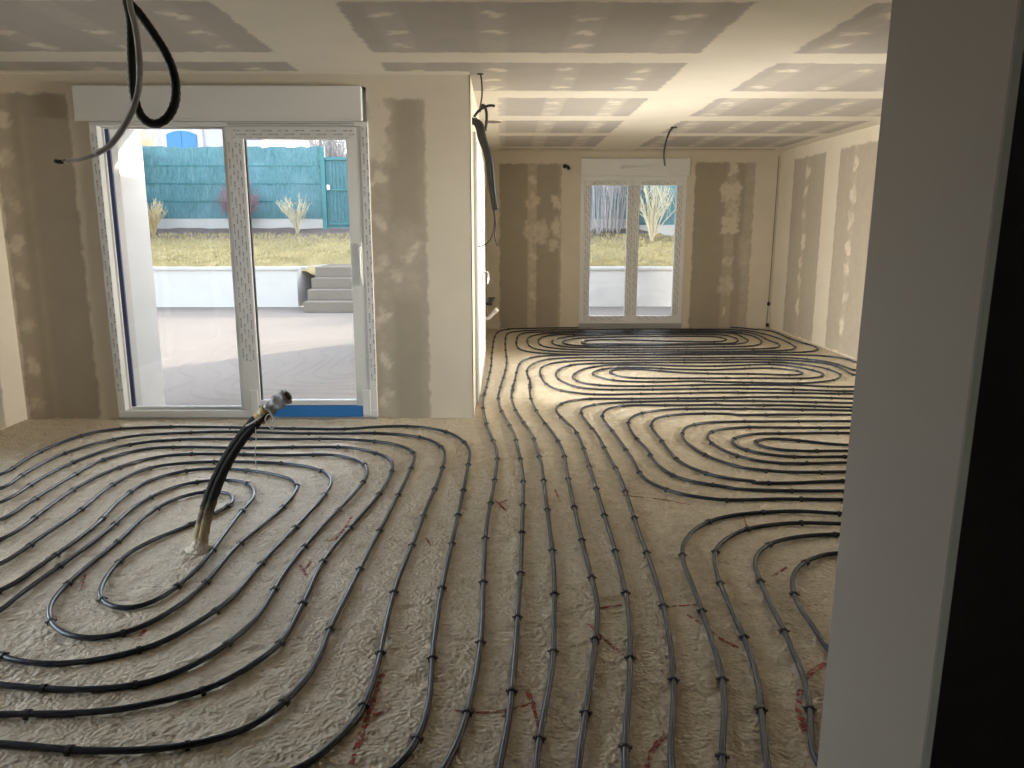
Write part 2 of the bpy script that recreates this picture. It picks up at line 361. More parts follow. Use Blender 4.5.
# wing wall: runs away from the camera, holds the side door
DY0, DY1 = 6.25, 8.45
ww = MB().box(XW - .35, XW - .006, Y1 + .37, DY0, -.06, ZC).box(XW - .35, XW - .006, DY1, Y2 + .35, -.06, ZC).box(XW - .35, XW - .006, DY0, DY1, 2.17, ZC).build('wall_side', M['render_white'])
struct(ww, 'cream side wall with the glazed side door seen edge on', 'wall')
wb = MB().box(XW, 1.11, Y2 + .006, Y2 + .35, -.06, ZC).box(2.59, XR + .3, Y2 + .006, Y2 + .35, -.06, ZC).box(1.11, 2.59, Y2 + .06, Y2 + .35, 2.40, ZC).build('wall_far', M['render_white'])
struct(wb, 'plasterboard far wall around the white french door', 'wall')
RW0, RW1, RZ0, RZ1 = 4.5, 7.6, 0.95, 1.95     # added window in the right wall, unseen, opened for fill light
wr = MB().box(XR + .006, XR + .3, YJ0, RW0, -.06, ZC).box(XR + .006, XR + .3, RW1, Y2 + .35, -.06, ZC).box(XR + .006, XR + .3, RW0, RW1, -.06, RZ0).box(XR + .006, XR + .3, RW0, RW1, RZ1, ZC).build('wall_right', M['render_white'])
struct(wr, 'right plasterboard wall with pale filled joints', 'wall')
LW0, LW1 = 1.75, 4.75                      # added left-wall opening, out of frame, there for fill light
wlft = MB().box(XL - .3, XL - .006, YJ0, LW0, -.06, ZC).box(XL - .3, XL - .006, LW1, Y1 + .006, -.06, ZC).box(XL - .3, XL - .006, LW0, LW1, 2.25, ZC).build('wall_left', M['render_white'])
struct(wlft, 'left plasterboard wall meeting the window wall in the corner', 'wall')
# wall with the opening the camera looks through
def jx(z): return 0.62 - .0086 * (1.8 - z)      # the wall end is slightly out of plumb
def jamb_mesh(x1, y0, y1): return MB().add([(jx(0),y0,-.06),(x1,y0,-.06),(x1,y1,-.06),(jx(0),y1,-.06),(jx(ZC),y0,ZC),(x1,y0,ZC),(x1,y1,ZC),(jx(ZC),y1,ZC)], [(3,2,1,0),(4,5,6,7),(0,1,5,4),(1,2,6,5),(2,3,7,6),(3,0,4,7)])
jw = jamb_mesh(XR + .3, YJ0 + .004, YJ1).build('wall_near_right', M['jamb'], bevel=0.006)
struct(jw, 'grey plastered wall end close beside the camera', 'wall')
jl = MB().box(XL - .3, -1.35, YJ0, YJ1, -.06, ZC).box(-1.35, 0.62, YJ0, YJ1, 2.25, ZC).build('wall_near_left', M['jamb'])
struct(jl, 'plastered wall and lintel on the other side of the opening', 'wall')
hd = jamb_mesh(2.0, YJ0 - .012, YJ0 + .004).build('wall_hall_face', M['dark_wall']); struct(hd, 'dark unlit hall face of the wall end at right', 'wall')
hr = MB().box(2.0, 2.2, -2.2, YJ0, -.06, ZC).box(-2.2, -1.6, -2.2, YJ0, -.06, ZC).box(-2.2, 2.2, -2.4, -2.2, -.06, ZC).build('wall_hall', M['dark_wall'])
struct(hr, 'dark hall walls around the camera', 'wall')

# ------------------------------------------------------------------ plasterboards with joint filler
def rect_sd(s, t, r):
    return np.minimum(np.minimum(s - r[0], r[1] - s), np.minimum(t - r[2], r[3] - t))
def ell_sd(s, t, e):
    return ((((np.abs(s - e[0]) / e[2]) ** 3 + (np.abs(t - e[1]) / e[3]) ** 3)) ** (1 / 3) - 1) * min(e[2], e[3])
def board(parent, mat, o, sd, td, nd, s0, s1, t0, t1, cards, patches=(), smears=(), res=0.025, name='plasterboard'):
    o, sd, td, nd = (np.array(a, float) for a in (o, sd, td, nd))
    ns = max(2, int((s1 - s0) / res) + 1); nt_ = max(2, int((t1 - t0) / res) + 1)
    S, T = np.meshgrid(np.linspace(s0, s1, ns), np.linspace(t0, t1, nt_), indexing='ij')
    card = np.full(S.shape, -0.3)
    for r in cards: card = np.maximum(card, rect_sd(S, T, r))
    sm = np.zeros(S.shape)
    Sw = S + .018 * np.sin(31 * T + 9 * S) + .010 * np.sin(83 * T + 1.3); Tw = T + .020 * np.sin(27 * S + 13 * T) + .012 * np.sin(71 * S + .7)
    for k_, e in enumerate(patches): sm = np.maximum(sm, (1.35 - 0.25 * ((k_ * 7) % 3)) * np.clip(0.5 - ell_sd(Sw, Tw, e) / 0.022, 0, 1))
    for (a, b_, c, d, amt, soft) in smears:
        sm = np.maximum(sm, amt * np.clip(rect_sd(S, T, (a, b_, c, d)) / soft + 0.5, 0, 1))
    V = o + S[..., None] * sd + T[..., None] * td
    verts = V.reshape(-1, 3); idx = np.arange(ns * nt_).reshape(ns, nt_)
    q = np.stack([idx[:-1, :-1], idx[1:, :-1], idx[1:, 1:], idx[:-1, 1:]], -1).reshape(-1, 4)
    if np.dot(np.cross(sd, td), nd) < 0: q = q[:, ::-1]
    rim = np.concatenate([idx[:, 0], idx[-1, 1:], idx[::-1, -1][1:], idx[0, ::-1][1:-1]])
    back = verts[rim] - nd * 0.006; n0 = len(verts)
    k = np.arange(len(rim)); k2 = (k + 1) % len(rim)
    side = np.stack([rim[k], n0 + k, n0 + k2, rim[k2]], -1)
    if np.dot(np.cross(sd, td), nd) < 0: side = side[:, ::-1]
    me = bpy.data.meshes.new(name)
    me.from_pydata(np.concatenate([verts, back]).tolist(), [], np.concatenate([q, side]).tolist()); me.update()
    a = me.attributes.new('card', 'FLOAT', 'POINT'); a.data.foreach_set('value', np.concatenate([card.ravel(), np.full(len(rim), -0.3)]).astype(np.float32))
    a = me.attributes.new('smear', 'FLOAT', 'POINT'); a.data.foreach_set('value', np.concatenate([sm.ravel(), np.zeros(len(rim))]).astype(np.float32))
    return link_mesh(name, me, mat, parent)

# ceiling: boards in rows, filled butt joints between columns
row_cards = [(1.40, 2.35), (2.64, 3.70), (3.99, 5.08), (5.37, 6.42), (6.75, 7.79), (8.12, 9.13), (9.42, 10.62), (10.86, 11.0)]
row_edge = [YJ1, 2.50, 3.85, 5.22, 6.58, 7.95, 9.28, 10.74, Y2]
cols = [(XL, -1.11, -3.52, -1.41, (-3.30, -2.76, -2.24, -1.68)), (-1.11, 1.51, -0.81, 1.22, (-0.60, -0.06, 0.45, 0.97)), (1.51, XR, 1.80, 3.72, (1.98, 2.50, 3.0, 3.5))]
for ri in range(8):
    for ci, (cx0, cx1, k0, k1, pxs) in enumerate(cols):
        x0, x1 = cx0, cx1; y0, y1 = row_edge[ri], row_edge[ri + 1]
        c0, c1 = row_cards[ri]
        pieces = [(x0, x1, y0, y1)]
        if y0 >= Y1:
            if x1 <= XW: continue
            pieces = [(max(x0, XW), x1, y0, y1)]
        elif y1 > Y1 and x0 < XW:
            pieces = [(x0, min(x1, XW), y0, Y1)] + ([(XW, x1, y0, y1)] if x1 > XW else [])
        if ri >= 4: k0 = max(k0, -0.04)
        for (a, b_, c, d) in pieces:
            cc1 = min(c1, d - 0.12) if d == Y1 else c1
            pts = []; sms = []
            for px_ in pxs:
                n = 3 if ri != 7 else 0
                for q in range(n):
                    f = (0.24, 0.55, 0.86)[q]
                    if random.random() < (0.12 if ri < 4 else 0.0): continue
                    pts.append((px_ + random.uniform(-.02, .02), c0 + (c1 - c0) * f + random.uniform(-.04, .04), random.uniform(.045, .07), random.uniform(.035, .055)))
                    if random.random() < .3: pts.append((px_ + random.uniform(-.03, .03), c0 + (c1 - c0) * f + random.uniform(-.14, .14), .045, .05))
                sms.append((px_ - .085, px_ + .085, c0, c1, 0.18 if ri < 4 else 0.42, 0.03))
            board(ce, M['board_ceiling'], (0, 0, ZC), (1, 0, 0), (0, 1, 0), (0, 0, -1), a, b_, c, d, [(k0, k1, c0, cc1)], pts, sms)

# window wall
zs = (2.2, 1.92, 1.62, 1.32, 1.04, 0.73, 0.41, 0.11)
O_ = (0, Y1, 0); front = dict(o=O_, sd=(1, 0, 0), td=(0, 0, 1), nd=(0, -1, 0))
def fb(s0, s1, t0, t1, cards, patches=(), smears=()): return board(wf, M['board'], O_, (1,0,0), (0,0,1), (0,-1,0), s0, s1, t0, t1, cards, patches, smears)
fb(XL, -2.94, 0, ZC, [(-3.63, -3.09, 0.0, 2.37)], [(-3.56, z, .045, .06) for z in zs], [(-3.44, -3.40, 0, 2.3, .18, .03), (-3.63, -3.5, 0, 2.4, .25, .04)])
fb(-2.94, -0.97, 2.42, ZC, [])
fb(-0.97, XW, 0, ZC, [(-0.97, -0.56, -0.02, 2.34)], [(-0.90, z, .045, .06) for z in (1.79, 1.49, 1.17, .77, .46, .16)] + [(-0.90, 2.15, .08, .25), (-0.70, 1.22, .07, .03), (-0.78, 1.08, .05, .06), (-0.64, 1.30, .03, .05)],
   [(-0.97, -0.83, 0, 2.4, .35, .06), (-0.82, -0.57, 0.95, 1.45, .45, .15), (-0.60, -0.50, 0, 2.4, .3, .08), (-.98, -.80, 1.9, 2.5, .8, .1)])
# far wall
def bb(s0, s1, t0, t1, cards, patches=(), smears=()): return board(wb, M['board'], (0, Y2, 0), (1,0,0), (0,0,1), (0,-1,0), s0, s1, t0, t1, cards, patches, smears)
bb(XW, 0.415, 0, ZC, [(-0.05, 0.5, -.02, 2.33)], [(0.42, z, .05, .07) for z in (2.12, 1.05, .72, .46)] + [(0.41, 1.82, .08, .09), (0.40, 1.42, .10, .12), (0.44, 1.25, .07, .1)], [(0.355, 0.5, 0, 2.33, .62, .02)])
bb(0.415, 1.11, 0, ZC, [(0.3, 0.83, -.02, 2.33)], [(0.42, z, .05, .07) for z in (2.12, 1.05, .72, .46)] + [(0.43, 1.82, .08, .09), (0.52, 1.38, .12, .17), (0.76, 1.80, .06, .1), (0.76, 1.45, .06, .14), (0.73, 1.20, .08, .07)], [(0.3, 0.475, 0, 2.33, .62, .02), (.80, .88, 0, 2.4, .4, .04)])
bb(1.11, 2.59, 2.40, ZC, [])
bb(2.59, 3.25, 0, ZC, [(2.72, 3.4, -.02, 2.35)], [(3.25, 2.27, .05, .09), (3.22, 1.95, .13, .14), (3.25, 1.62, .09, .24), (3.24, 1.48, .11, .12), (3.24, .97, .06, .08), (3.23, .62, .10, .14), (3.24, .25, .05, .06)], [(3.17, 3.4, 0, 2.3, .38, .02)])
bb(3.25, XR, 0, ZC, [(3.1, 3.57, -.02, 2.35)], [(3.27, 2.27, .05, .09), (3.25, 1.95, .13, .14), (3.29, 1.62, .09, .24), (3.25, 1.48, .11, .12), (3.25, .97, .06, .08), (3.24, .62, .10, .14)], [(3.1, 3.31, 0, 2.3, .38, .02), (3.44, 3.60, 0, 2.4, .38, .05), (3.42, 3.56, .9, 1.3, .6, .1)])
# right wall
def rb(s0, s1, k0, k1, mid, seed):
    random.seed(seed); ps = []
    z = 2.15
    while z > 0.15:
        ps.append((mid + random.uniform(-.03, .03), z, random.uniform(.05, .085), random.uniform(.06, .11))); z -= random.uniform(.22, .36)
    board(wr, M['board'], (XR, 0, 0), (0, 1, 0), (0, 0, 1), (-1, 0, 0), s0, s1, 0, ZC, [(k0, k1, 0.02, 2.34)], ps, [(mid - .06, mid + .06, 0, 2.34, .3, .03), (k0, k1, 0, 2.4, .16, .1)])
for i, (a, b_, k0, k1, mid) in enumerate([(9.44, Y2, 9.66, 10.69, 10.2), (8.03, 9.44, 8.24, 9.25, 8.82), (RW1, 8.03, 7.7, 7.9, 7.8), (2.9, RW0, 3.1, 4.3, 3.7), (YJ1, 2.9, 1.4, 2.7, 2.1)]): rb(a, b_, k0, k1, mid, 40 + i)
for t0_, t1_ in ((0, RZ0), (RZ1, ZC)): board(wr, M['board'], (XR, 0, 0), (0, 1, 0), (0, 0, 1), (-1, 0, 0), RW0, RW1, t0_, t1_, [])
random.seed(11)
# side wall and left wall
def sb(s0, s1, t0, t1, cards, sm=()): return board(ww, M['board'], (XW, 0, 0), (0,1,0), (0,0,1), (1,0,0), s0, s1, t0, t1, cards, (), sm)
sb(Y1, DY0, 0, ZC, []); sb(DY0, DY1, 2.17, ZC, []); sb(DY1, 9.8, 0, ZC, [(8.8, 9.6, 0, 2.3)]); sb(9.8, Y2, 0, ZC, [(10.0, 10.9, 0, 2.3)])
def lb(s0, s1, t0, t1, cards, sm=()): return board(wlft, M['board'], (XL, 0, 0), (0,1,0), (0,0,1), (1,0,0), s0, s1, t0, t1, cards, (), sm)
lb(LW1, Y1, 0, ZC, [(LW1 + .1, 5.52, 0, 2.34)]); lb(LW0, LW1, 2.25, ZC, []); lb(YJ1, LW0, 0, ZC, [])

# ------------------------------------------------------------------ sliding glass door in the window wall
def frame_boxes(name, parent, x0, x1, z0, z1, y0, y1, w, wb_=None, mat=None, wh=None):
    """head, sill and two jambs / stiles and rails of a rectangular frame: one mesh each side."""
    wb_ = wb_ or w; wh = wh or w; mat = mat or M['pvc']
    bx(name + '_head', mat, parent, x0, x1, y0, y1, z1 - wh, z1, .004); bx(name + '_sill', mat, parent, x0, x1, y0, y1, z0, z0 + wb_, .004)
    bx(name + '_jamb', mat, parent, x0, x0 + w, y0, y1, z0 + wb_, z1 - wh, .004); bx(name + '_jamb', mat, parent, x1 - w, x1, y0, y1, z0 + wb_, z1 - wh, .004)
def film(parent, mat, x0, x1, y0, y1, z0, z1): return bx('printed_film', mat, parent, x0, x1, y0, y1, z0, z1)

w1 = empty('window_1', (-1.955, Y1, 0)); struct(w1, 'large white sliding glass door onto the patio, with shutter box', 'sliding door')
sb1 = MB().box(-3.03, -1.0, Y1 - .035, Y1 + .20, 2.185, 2.42).build('shutter_box', M['pvc'], w1, bevel=.006)
bx('shutter_box_lip', M['pvc'], sb1, -3.03, -1.0, Y1 - .040, Y1 - .034, 2.18, 2.196, .002)
frame_boxes('frame', w1, -2.945, -0.965, 0.015, 2.18, Y1 - .015, Y1 + .11, 0.055, 0.05, wh=.03)
film(w1, M['film_v'], -2.945, -2.894, Y1 - .017, Y1 - .0145, 0.22, 2.10); film(w1, M['film_v'], -1.014, -0.966, Y1 - .017, Y1 - .0145, 0.3, 2.14)
bx('sill_profile', M['alu'], w1, -2.94, -0.97, Y1 - .03, Y1 + .10, -0.06, 0.016)
for zt in (2.158, 2.170): bx('track_groove', M['pvc_line'], w1, -1.96, -1.06, Y1 - .0165, Y1 - .0145, zt - .0035, zt)
# fixed leaf (left), set back
fs = MB().box(-2.89, -2.872, Y1 + .045, Y1 + .085, .065, 2.15).box(-2.025, -1.93, Y1 + .045, Y1 + .085, .065, 2.15).box(-2.872, -2.025, Y1 + .045, Y1 + .085, .065, .085).box(-2.872, -2.025, Y1 + .045, Y1 + .085, 2.138, 2.15).build('fixed_sash', M['pvc'], w1, bevel=.004)
bx('pane', M['glass'], fs, -2.872, -2.025, Y1 + .061, Y1 + .069, .085, 2.138)
bx('glazing_seal', M['navy_seal'], fs, -2.874, -2.845, Y1 + .055, Y1 + .075, .085, 2.138)
# sliding leaf (right), in front
ss = MB().box(-1.985, -1.855, Y1 - .012, Y1 + .04, .02, 2.148).box(-1.125, -1.012, Y1 - .012, Y1 + .04, .02, 2.148).box(-1.855, -1.125, Y1 - .012, Y1 + .04, .105, .145).box(-1.855, -1.125, Y1 - .012, Y1 + .04, 2.06, 2.148).build('sliding_sash', M['pvc'], w1, bevel=.005)
bx('pane', M['glass'], ss, -1.855, -1.125, Y1 + .010, Y1 + .018, .145, 2.06)
bx('glazing_seal', M['pvc_line'], ss, -1.857, -1.845, Y1 + .000, Y1 + .024, .145, 2.06)
film(ss, M['film_v'], -1.975, -1.865, Y1 - .0145, Y1 - .0118, 0.45, 2.04); film(ss, M['film_h'], -1.93, -1.06, Y1 - .0145, Y1 - .0118, 2.068, 2.136)
bx('blue_film_strip', M['blue_film'], ss, -1.87, -1.075, Y1 - .0185, Y1 + .04, .018, .102)
for x in (-1.90, -1.045): bx('corner_cap', M['pvc'], ss, x - .03, x + .028, Y1 - .024, Y1 - .011, .03, .225, .004)
hp = bx('handle', M['pvc'], ss, -1.062, -1.038, Y1 - .022, Y1 - .011, 1.02, 1.33, .004)
MB().tube([(-1.05, Y1 - .02, 1.30), (-1.05, Y1 - .05, 1.29), (-1.05, Y1 - .052, 1.2), (-1.05, Y1 - .052, 1.10), (-1.05, Y1 - .048, 1.07)], .009, 8).build('handle_grip', M['pvc'], hp, True)

# ------------------------------------------------------------------ french door in the far wall
w2 = empty('window_2', (1.85, Y2, 0)); struct(w2, 'white two-leaf french door in the far wall with shutter box', 'french door')
sb2 = MB().box(1.10, 2.64, Y2 - .03, Y2 + .2, 2.162, 2.402).build('shutter_box', M['pvc'], w2, bevel=.006)
vt = bx('vent_bar', M['pvc'], sb2, 1.66, 2.10, Y2 - .085, Y2 - .03, 2.258, 2.288, .006); bx('vent_deflector', M['pvc'], sb2, 1.68, 2.08, Y2 - .036, Y2 - .03, 2.292, 2.36)
frame_boxes('frame', w2, 1.105, 2.605, 0.075, 2.16, Y2 - .012, Y2 + .07, 0.055, 0.04)
bx('threshold', M['alu'], w2, 1.10, 2.61, Y2 - .02, Y2 + .07, -.06, .075)
for k, (a, b_) in enumerate(((1.163, 1.853), (1.857, 2.547))):
    gl0, gl1 = a + .085, b_ - .085
    lf = MB().box(a, gl0, Y2 - .026, Y2 + .045, .11, 2.10).box(gl1, b_, Y2 - .026, Y2 + .045, .11, 2.10).box(gl0, gl1, Y2 - .026, Y2 + .045, .11, .185).box(gl0, gl1, Y2 - .026, Y2 + .045, 2.035, 2.10).build('door_leaf', M['pvc'], w2, bevel=.006)
    bx('pane', M['glass'], lf, gl0, gl1, Y2 + .006, Y2 + .014, .185, 2.035)
    film(lf, M['film_v'], a + .008, gl0 - .008, Y2 - .0285, Y2 - .0258, .2, 2.03); film(lf, M['film_v'], gl1 + .008, b_ - .008, Y2 - .0285, Y2 - .0258, .2, 2.03)
    film(lf, M['film_h'], gl0 + .02, gl1 - .02, Y2 - .0285, Y2 - .0258, 2.042, 2.092); film(lf, M['film_h'], gl0 + .02, gl1 - .02, Y2 - .0285, Y2 - .0258, .12, .178)
    if k == 0:
        hd2 = bx('handle', M['pvc'], lf, 1.838, 1.866, Y2 - .042, Y2 - .028, .97, 1.13, .004)
        MB().tube([(1.852, Y2 - .04, 1.10), (1.852, Y2 - .085, 1.10), (1.852, Y2 - .088, 1.07), (1.852, Y2 - .088, .98)], .010, 8).build('handle_grip', M['pvc'], hd2, True)

# ------------------------------------------------------------------ side door (seen edge on)
w3 = empty('door_3', (XW, 7.35, 0)); struct(w3, 'white glazed side door seen edge on beside the cable bundle', 'glazed door')
def ybox(name, mat, parent, y0, y1, z0, z1, x0=XW - .07, x1=XW + .02, bev=.004): return bx(name, mat, parent, x0, x1, y0, y1, z0, z1, bev)
ybox('frame_jamb', M['alu'], w3, DY0 - .02, DY0 + .05, 0, 2.17); ybox('frame_jamb', M['pvc'], w3, DY1 - .05, DY1 + .02, 0, 2.17)
ybox('frame_head', M['pvc'], w3, DY0 + .05, DY1 - .05, 2.11, 2.17); ybox('frame_sill', M['pvc'], w3, DY0 + .05, DY1 - .05, -.06, .06)
ym = (DY0 + DY1) / 2
for k, (a, b_) in enumerate(((DY0 + .055, ym - .003), (ym + .003, DY1 - .055))):
    x0, x1 = XW - .05, XW + .035
    lf = MB().box(x0, x1, a, a + .085, .065, 2.105).box(x0, x1, b_ - .085, b_, .065, 2.105).box(x0, x1, a + .085, b_ - .085, .065, .15).box(x0, x1, a + .085, b_ - .085, 2.02, 2.105).build('door_leaf', M['pvc'], w3, bevel=.006)
    bx('pane', M['glass'], lf, XW - .012, XW - .004, a + .085, b_ - .085, .15, 2.02)
    film(lf, M['film_side'], x1 - .001, x1 + .0015, a + .008, a + .077, .2, 2.0)
    if k == 0:
        h3 = bx('handle', M['alu'], lf, x1, x1 + .012, b_ - .058, b_ - .028, .90, 1.08, .003)
        MB().tube([(x1 + .01, b_ - .043, 1.03), (x1 + .05, b_ - .045, 1.035), (x1 + .058, b_ - .06, 1.03), (x1 + .06, b_ - .10, 0.98), (x1 + .055, b_ - .12, .93)], .009, 8).build('handle_grip', M['alu'], h3, True)
# glazed opening added out of view in the left wall to carry fill light
w4 = empty('added_window_4', (XL, 3.2, 0)); struct(w4, 'added unseen glazed door in the left wall, carrying fill light', 'glazed door')
for a, b_ in ((LW0, LW0 + .06), (3.22, 3.28), (LW1 - .06, LW1)): bx('frame_jamb', M['pvc'], w4, XL - .08, XL + .01, a, b_, .05, 2.2, .004)
bx('frame_head', M['pvc'], w4, XL - .08, XL + .01, LW0, LW1, 2.19, 2.25, .004); bx('frame_sill', M['pvc'], w4, XL - .08, XL + .01, LW0, LW1, -.06, .06, .004)
for a, b_ in ((LW0 + .06, 3.22), (3.28, LW1 - .06)): bx('pane', M['glass'], w4, XL - .03, XL - .022, a, b_, .06, 2.19)

w5 = empty('added_window_5', (XR, 6.05, RZ0)); struct(w5, 'added unseen window in the right wall, opened for fill light', 'window')  # unseen window, added so the fill lamps reach the far room
for a, b_ in ((RW0, RW0 + .06), (6.02, 6.08), (RW1 - .06, RW1)): bx('frame_jamb', M['pvc'], w5, XR - .01, XR + .08, a, b_, RZ0 + .06, RZ1 - .06, .004)
bx('frame_head', M['pvc'], w5, XR - .01, XR + .08, RW0, RW1, RZ1 - .06, RZ1, .004); bx('frame_sill', M['pvc'], w5, XR - .01, XR + .08, RW0, RW1, RZ0, RZ0 + .06, .004)
for a, b_ in ((RW0 + .06, 6.02), (6.08, RW1 - .06)): bx('pane', M['glass'], w5, XR + .022, XR + .03, a, b_, RZ0 + .06, RZ1 - .06)

# ------------------------------------------------------------------ underfloor heating pipes
PR, PZ = 0.0100, 0.0115
Z = {'A': (0, 400, 1024/340), 'B': (0, 520, 1024/340), 'C': (300, 400, 1024/340), 'D': (320, 520, 1024/340), 'E': (560, 400, 1024/340), 'F': (560, 520, 1024/340),
     'P1': (470, 320, 1024/130), 'P2': (590, 320, 1024/130), 'P3': (710, 320, 6.4), 'P4': (470, 380, 6.4), 'P5': (600, 380, 6.4), 'P6': (720, 380, 6.4)}
def seg(z, pts):                       # points read off the photograph, put on the floor
    if z == 'W': return [Vector((x, y, PZ)) for x, y in pts]
    ox, oy, k = Z[z]; return [onz(ox + x / k, oy + y / k, PZ) for x, y in pts]
def chain(*parts):
    out = []
    for z, pts in parts: out += seg(z, pts)
    return out
left_loop = chain(
 ('W', [(-3.48, 1.4), (-3.46, 3.2), (-3.30, 3.95)]),
 ('A', [(0,225),(75,180),(185,128),(310,92),(475,81),(590,81),(750,84),(930,86)]), ('C', [(135,87),(250,80),(340,80),(440,95),(490,122),(510,150),(503,215),(485,305),(455,443),(420,607),(400,757)]), ('D', [(317,598),(230,747)]),
 ('W', [(-.62,1.6),(-1.2,1.54),(-2.2,1.58),(-2.85,1.9),(-3.06,2.6),(-2.96,3.4)]),
 ('A', [(0,310),(112,242),(233,182),(370,138),(525,120),(700,117),(900,118)]), ('C', [(40,118),(125,118),(270,130),(330,148),(345,165),(325,228),(270,335),(207,457),(140,592)]), ('B', [(1002,310),(940,455),(860,545),(765,620),(620,670),(455,693),(300,697),(120,685),(0,672)]),
 ('W', [(-2.05,1.95),(-2.48,2.18),(-2.62,2.7),(-2.52,3.15)]),
 ('A', [(5,420),(150,318),(268,243),(420,183),(520,165),(660,162),(865,167)]), ('C', [(40,165),(100,165),(180,183),(203,208),(195,240),(150,297),(68,380)]), ('B', [(863,150),(770,300),(690,370),(587,437),(450,490),(322,507),(200,510),(20,497)]),
 ('W', [(-1.95,2.3),(-2.15,2.5),(-2.13,2.72)]),
 ('A', [(0,575),(133,490),(278,387),(360,303),(455,240),(582,210),(690,208),(830,225),(885,242),(897,258),(880,290),(835,340),(712,443),(622,547),(535,622),(405,693),(335,712),(280,718),(210,713),(160,680),(145,640),(163,597),(255,507),(355,427),(432,355),(515,303),(570,285),(640,273),(690,280),(704,295),(690,320),(655,335),(575,375),(475,415),(390,460),(332,517),(297,588),(315,615),(365,630),(430,622),(495,590),(570,530),(617,483),(720,345),(765,290),(762,265),(735,245),(665,240),(570,250),(505,270),(420,312),(297,415),(112,548),(30,610),(0,640)]),
 ('W', [(-1.96,2.58),(-1.88,2.46)]),
 ('B', [(0,400),(20,418),(130,433),(262,427),(370,405),(470,378),(600,305),(695,240),(788,130),(890,22)]), ('A', [(965,302),(998,250),(990,225),(940,203),(845,190),(690,186),(560,190),(450,205),(338,255),(245,330),(107,425),(0,495)]),
 ('W', [(-2.38,2.75),(-2.32,2.35),(-2.0,2.12)]),
 ('B', [(0,585),(80,583),(220,583),(360,572),(520,540),(650,503),(740,450),(833,385),(913,250),(973,125)]), ('C', [(160,375),(232,292),(265,243),(280,195),(270,178),(230,160),(150,143),(40,141)]), ('A', [(860,142),(730,145),(565,142),(440,147),(310,180),(205,237),(72,318),(0,362)]),
 ('W', [(-2.74,3.25),(-2.84,2.65),(-2.68,2.05),(-2.2,1.78),(-1.6,1.74),(-.95,1.72)]),
 ('B', [(910,747),(1010,665)]), ('D', [(110,603),(168,460),(200,310),(232,188),(287,55)]), ('C', [(348,415),(380,327),(415,245),(437,170),(430,145),(375,115),(258,100),(100,101)]), ('A', [(860,100),(690,95),(520,100),(380,112),(195,160),(75,220),(0,268)]),
 ('W', [(-3.1,3.72),(-3.27,3.2),(-3.30,1.4)]))
far_loop = chain(
 ('W', [(-.40,-1.2),(-.40,1.0),(-.30,1.5)]), ('D', [(375,747),(430,627),(482,388),(492,187),(500,35)]), ('P4', [(135,768),(170,562),(176,490),(160,420),(130,345),(95,245),(82,150),(95,60)]),
 ('P1', [(112,590),(140,480),(165,360),(172,270),(185,170),(195,130),(215,100),(250,82),(320,70),(450,66)]), ('P3', [(150,48),(290,60),(370,66),(420,80),(500,115),(580,142),(660,165),(690,182),(670,198),(600,206),(370,208)]),
 ('P1', [(800,272),(600,262),(500,255),(420,242),(385,225),(366,195),(370,150),(380,125),(420,105),(500,97)]), ('P3', [(200,75),(300,95),(370,128),(435,152),(450,166),(420,178),(330,184),(200,187)]),
 ('P1', [(850,235),(700,226),(620,218),(560,200),(538,172),(550,145),(600,127),(680,117)]), ('P3', [(130,85),(200,105),(243,130),(225,146),(160,155),(0,157)]),
 ('P1', [(920,203),(830,200),(760,192),(725,178),(735,165),(800,150),(900,140)]), ('P3', [(0,105),(70,112),(105,125),(80,137),(0,140)]),
 ('P1', [(1000,155),(900,165),(875,180),(915,191),(1000,190)]), ('P3', [(100,150),(160,145),(180,130),(160,115),(70,95)]),
 ('P1', [(830,125),(740,135),(670,150),(645,172),(660,190),(700,203),(800,214),(900,216)]), ('P3', [(100,172),(240,168),(310,158),(330,140),(300,115),(230,92),(100,78)]),
 ('P1', [(600,107),(500,122),(455,145),(450,167),(465,200),(510,225),(600,242),(800,252)]), ('P3', [(320,199),(450,196),(520,190),(548,175),(510,150),(430,115),(330,85),(200,65)]),
 ('P1', [(420,85),(330,95),(290,115),(280,150),(278,210),(285,275),(290,320),(278,400),(250,490),(222,590)]), ('P4', [(180,95),(190,170),(235,255),(285,355),(312,460),(338,600)]),
 ('C', [(668,417),(662,570)]), ('D', [(601,210),(588,405),(567,607),(540,747)]), ('W', [(-.05,1.4),(-.14,.6),(-.15,-1.2)]))
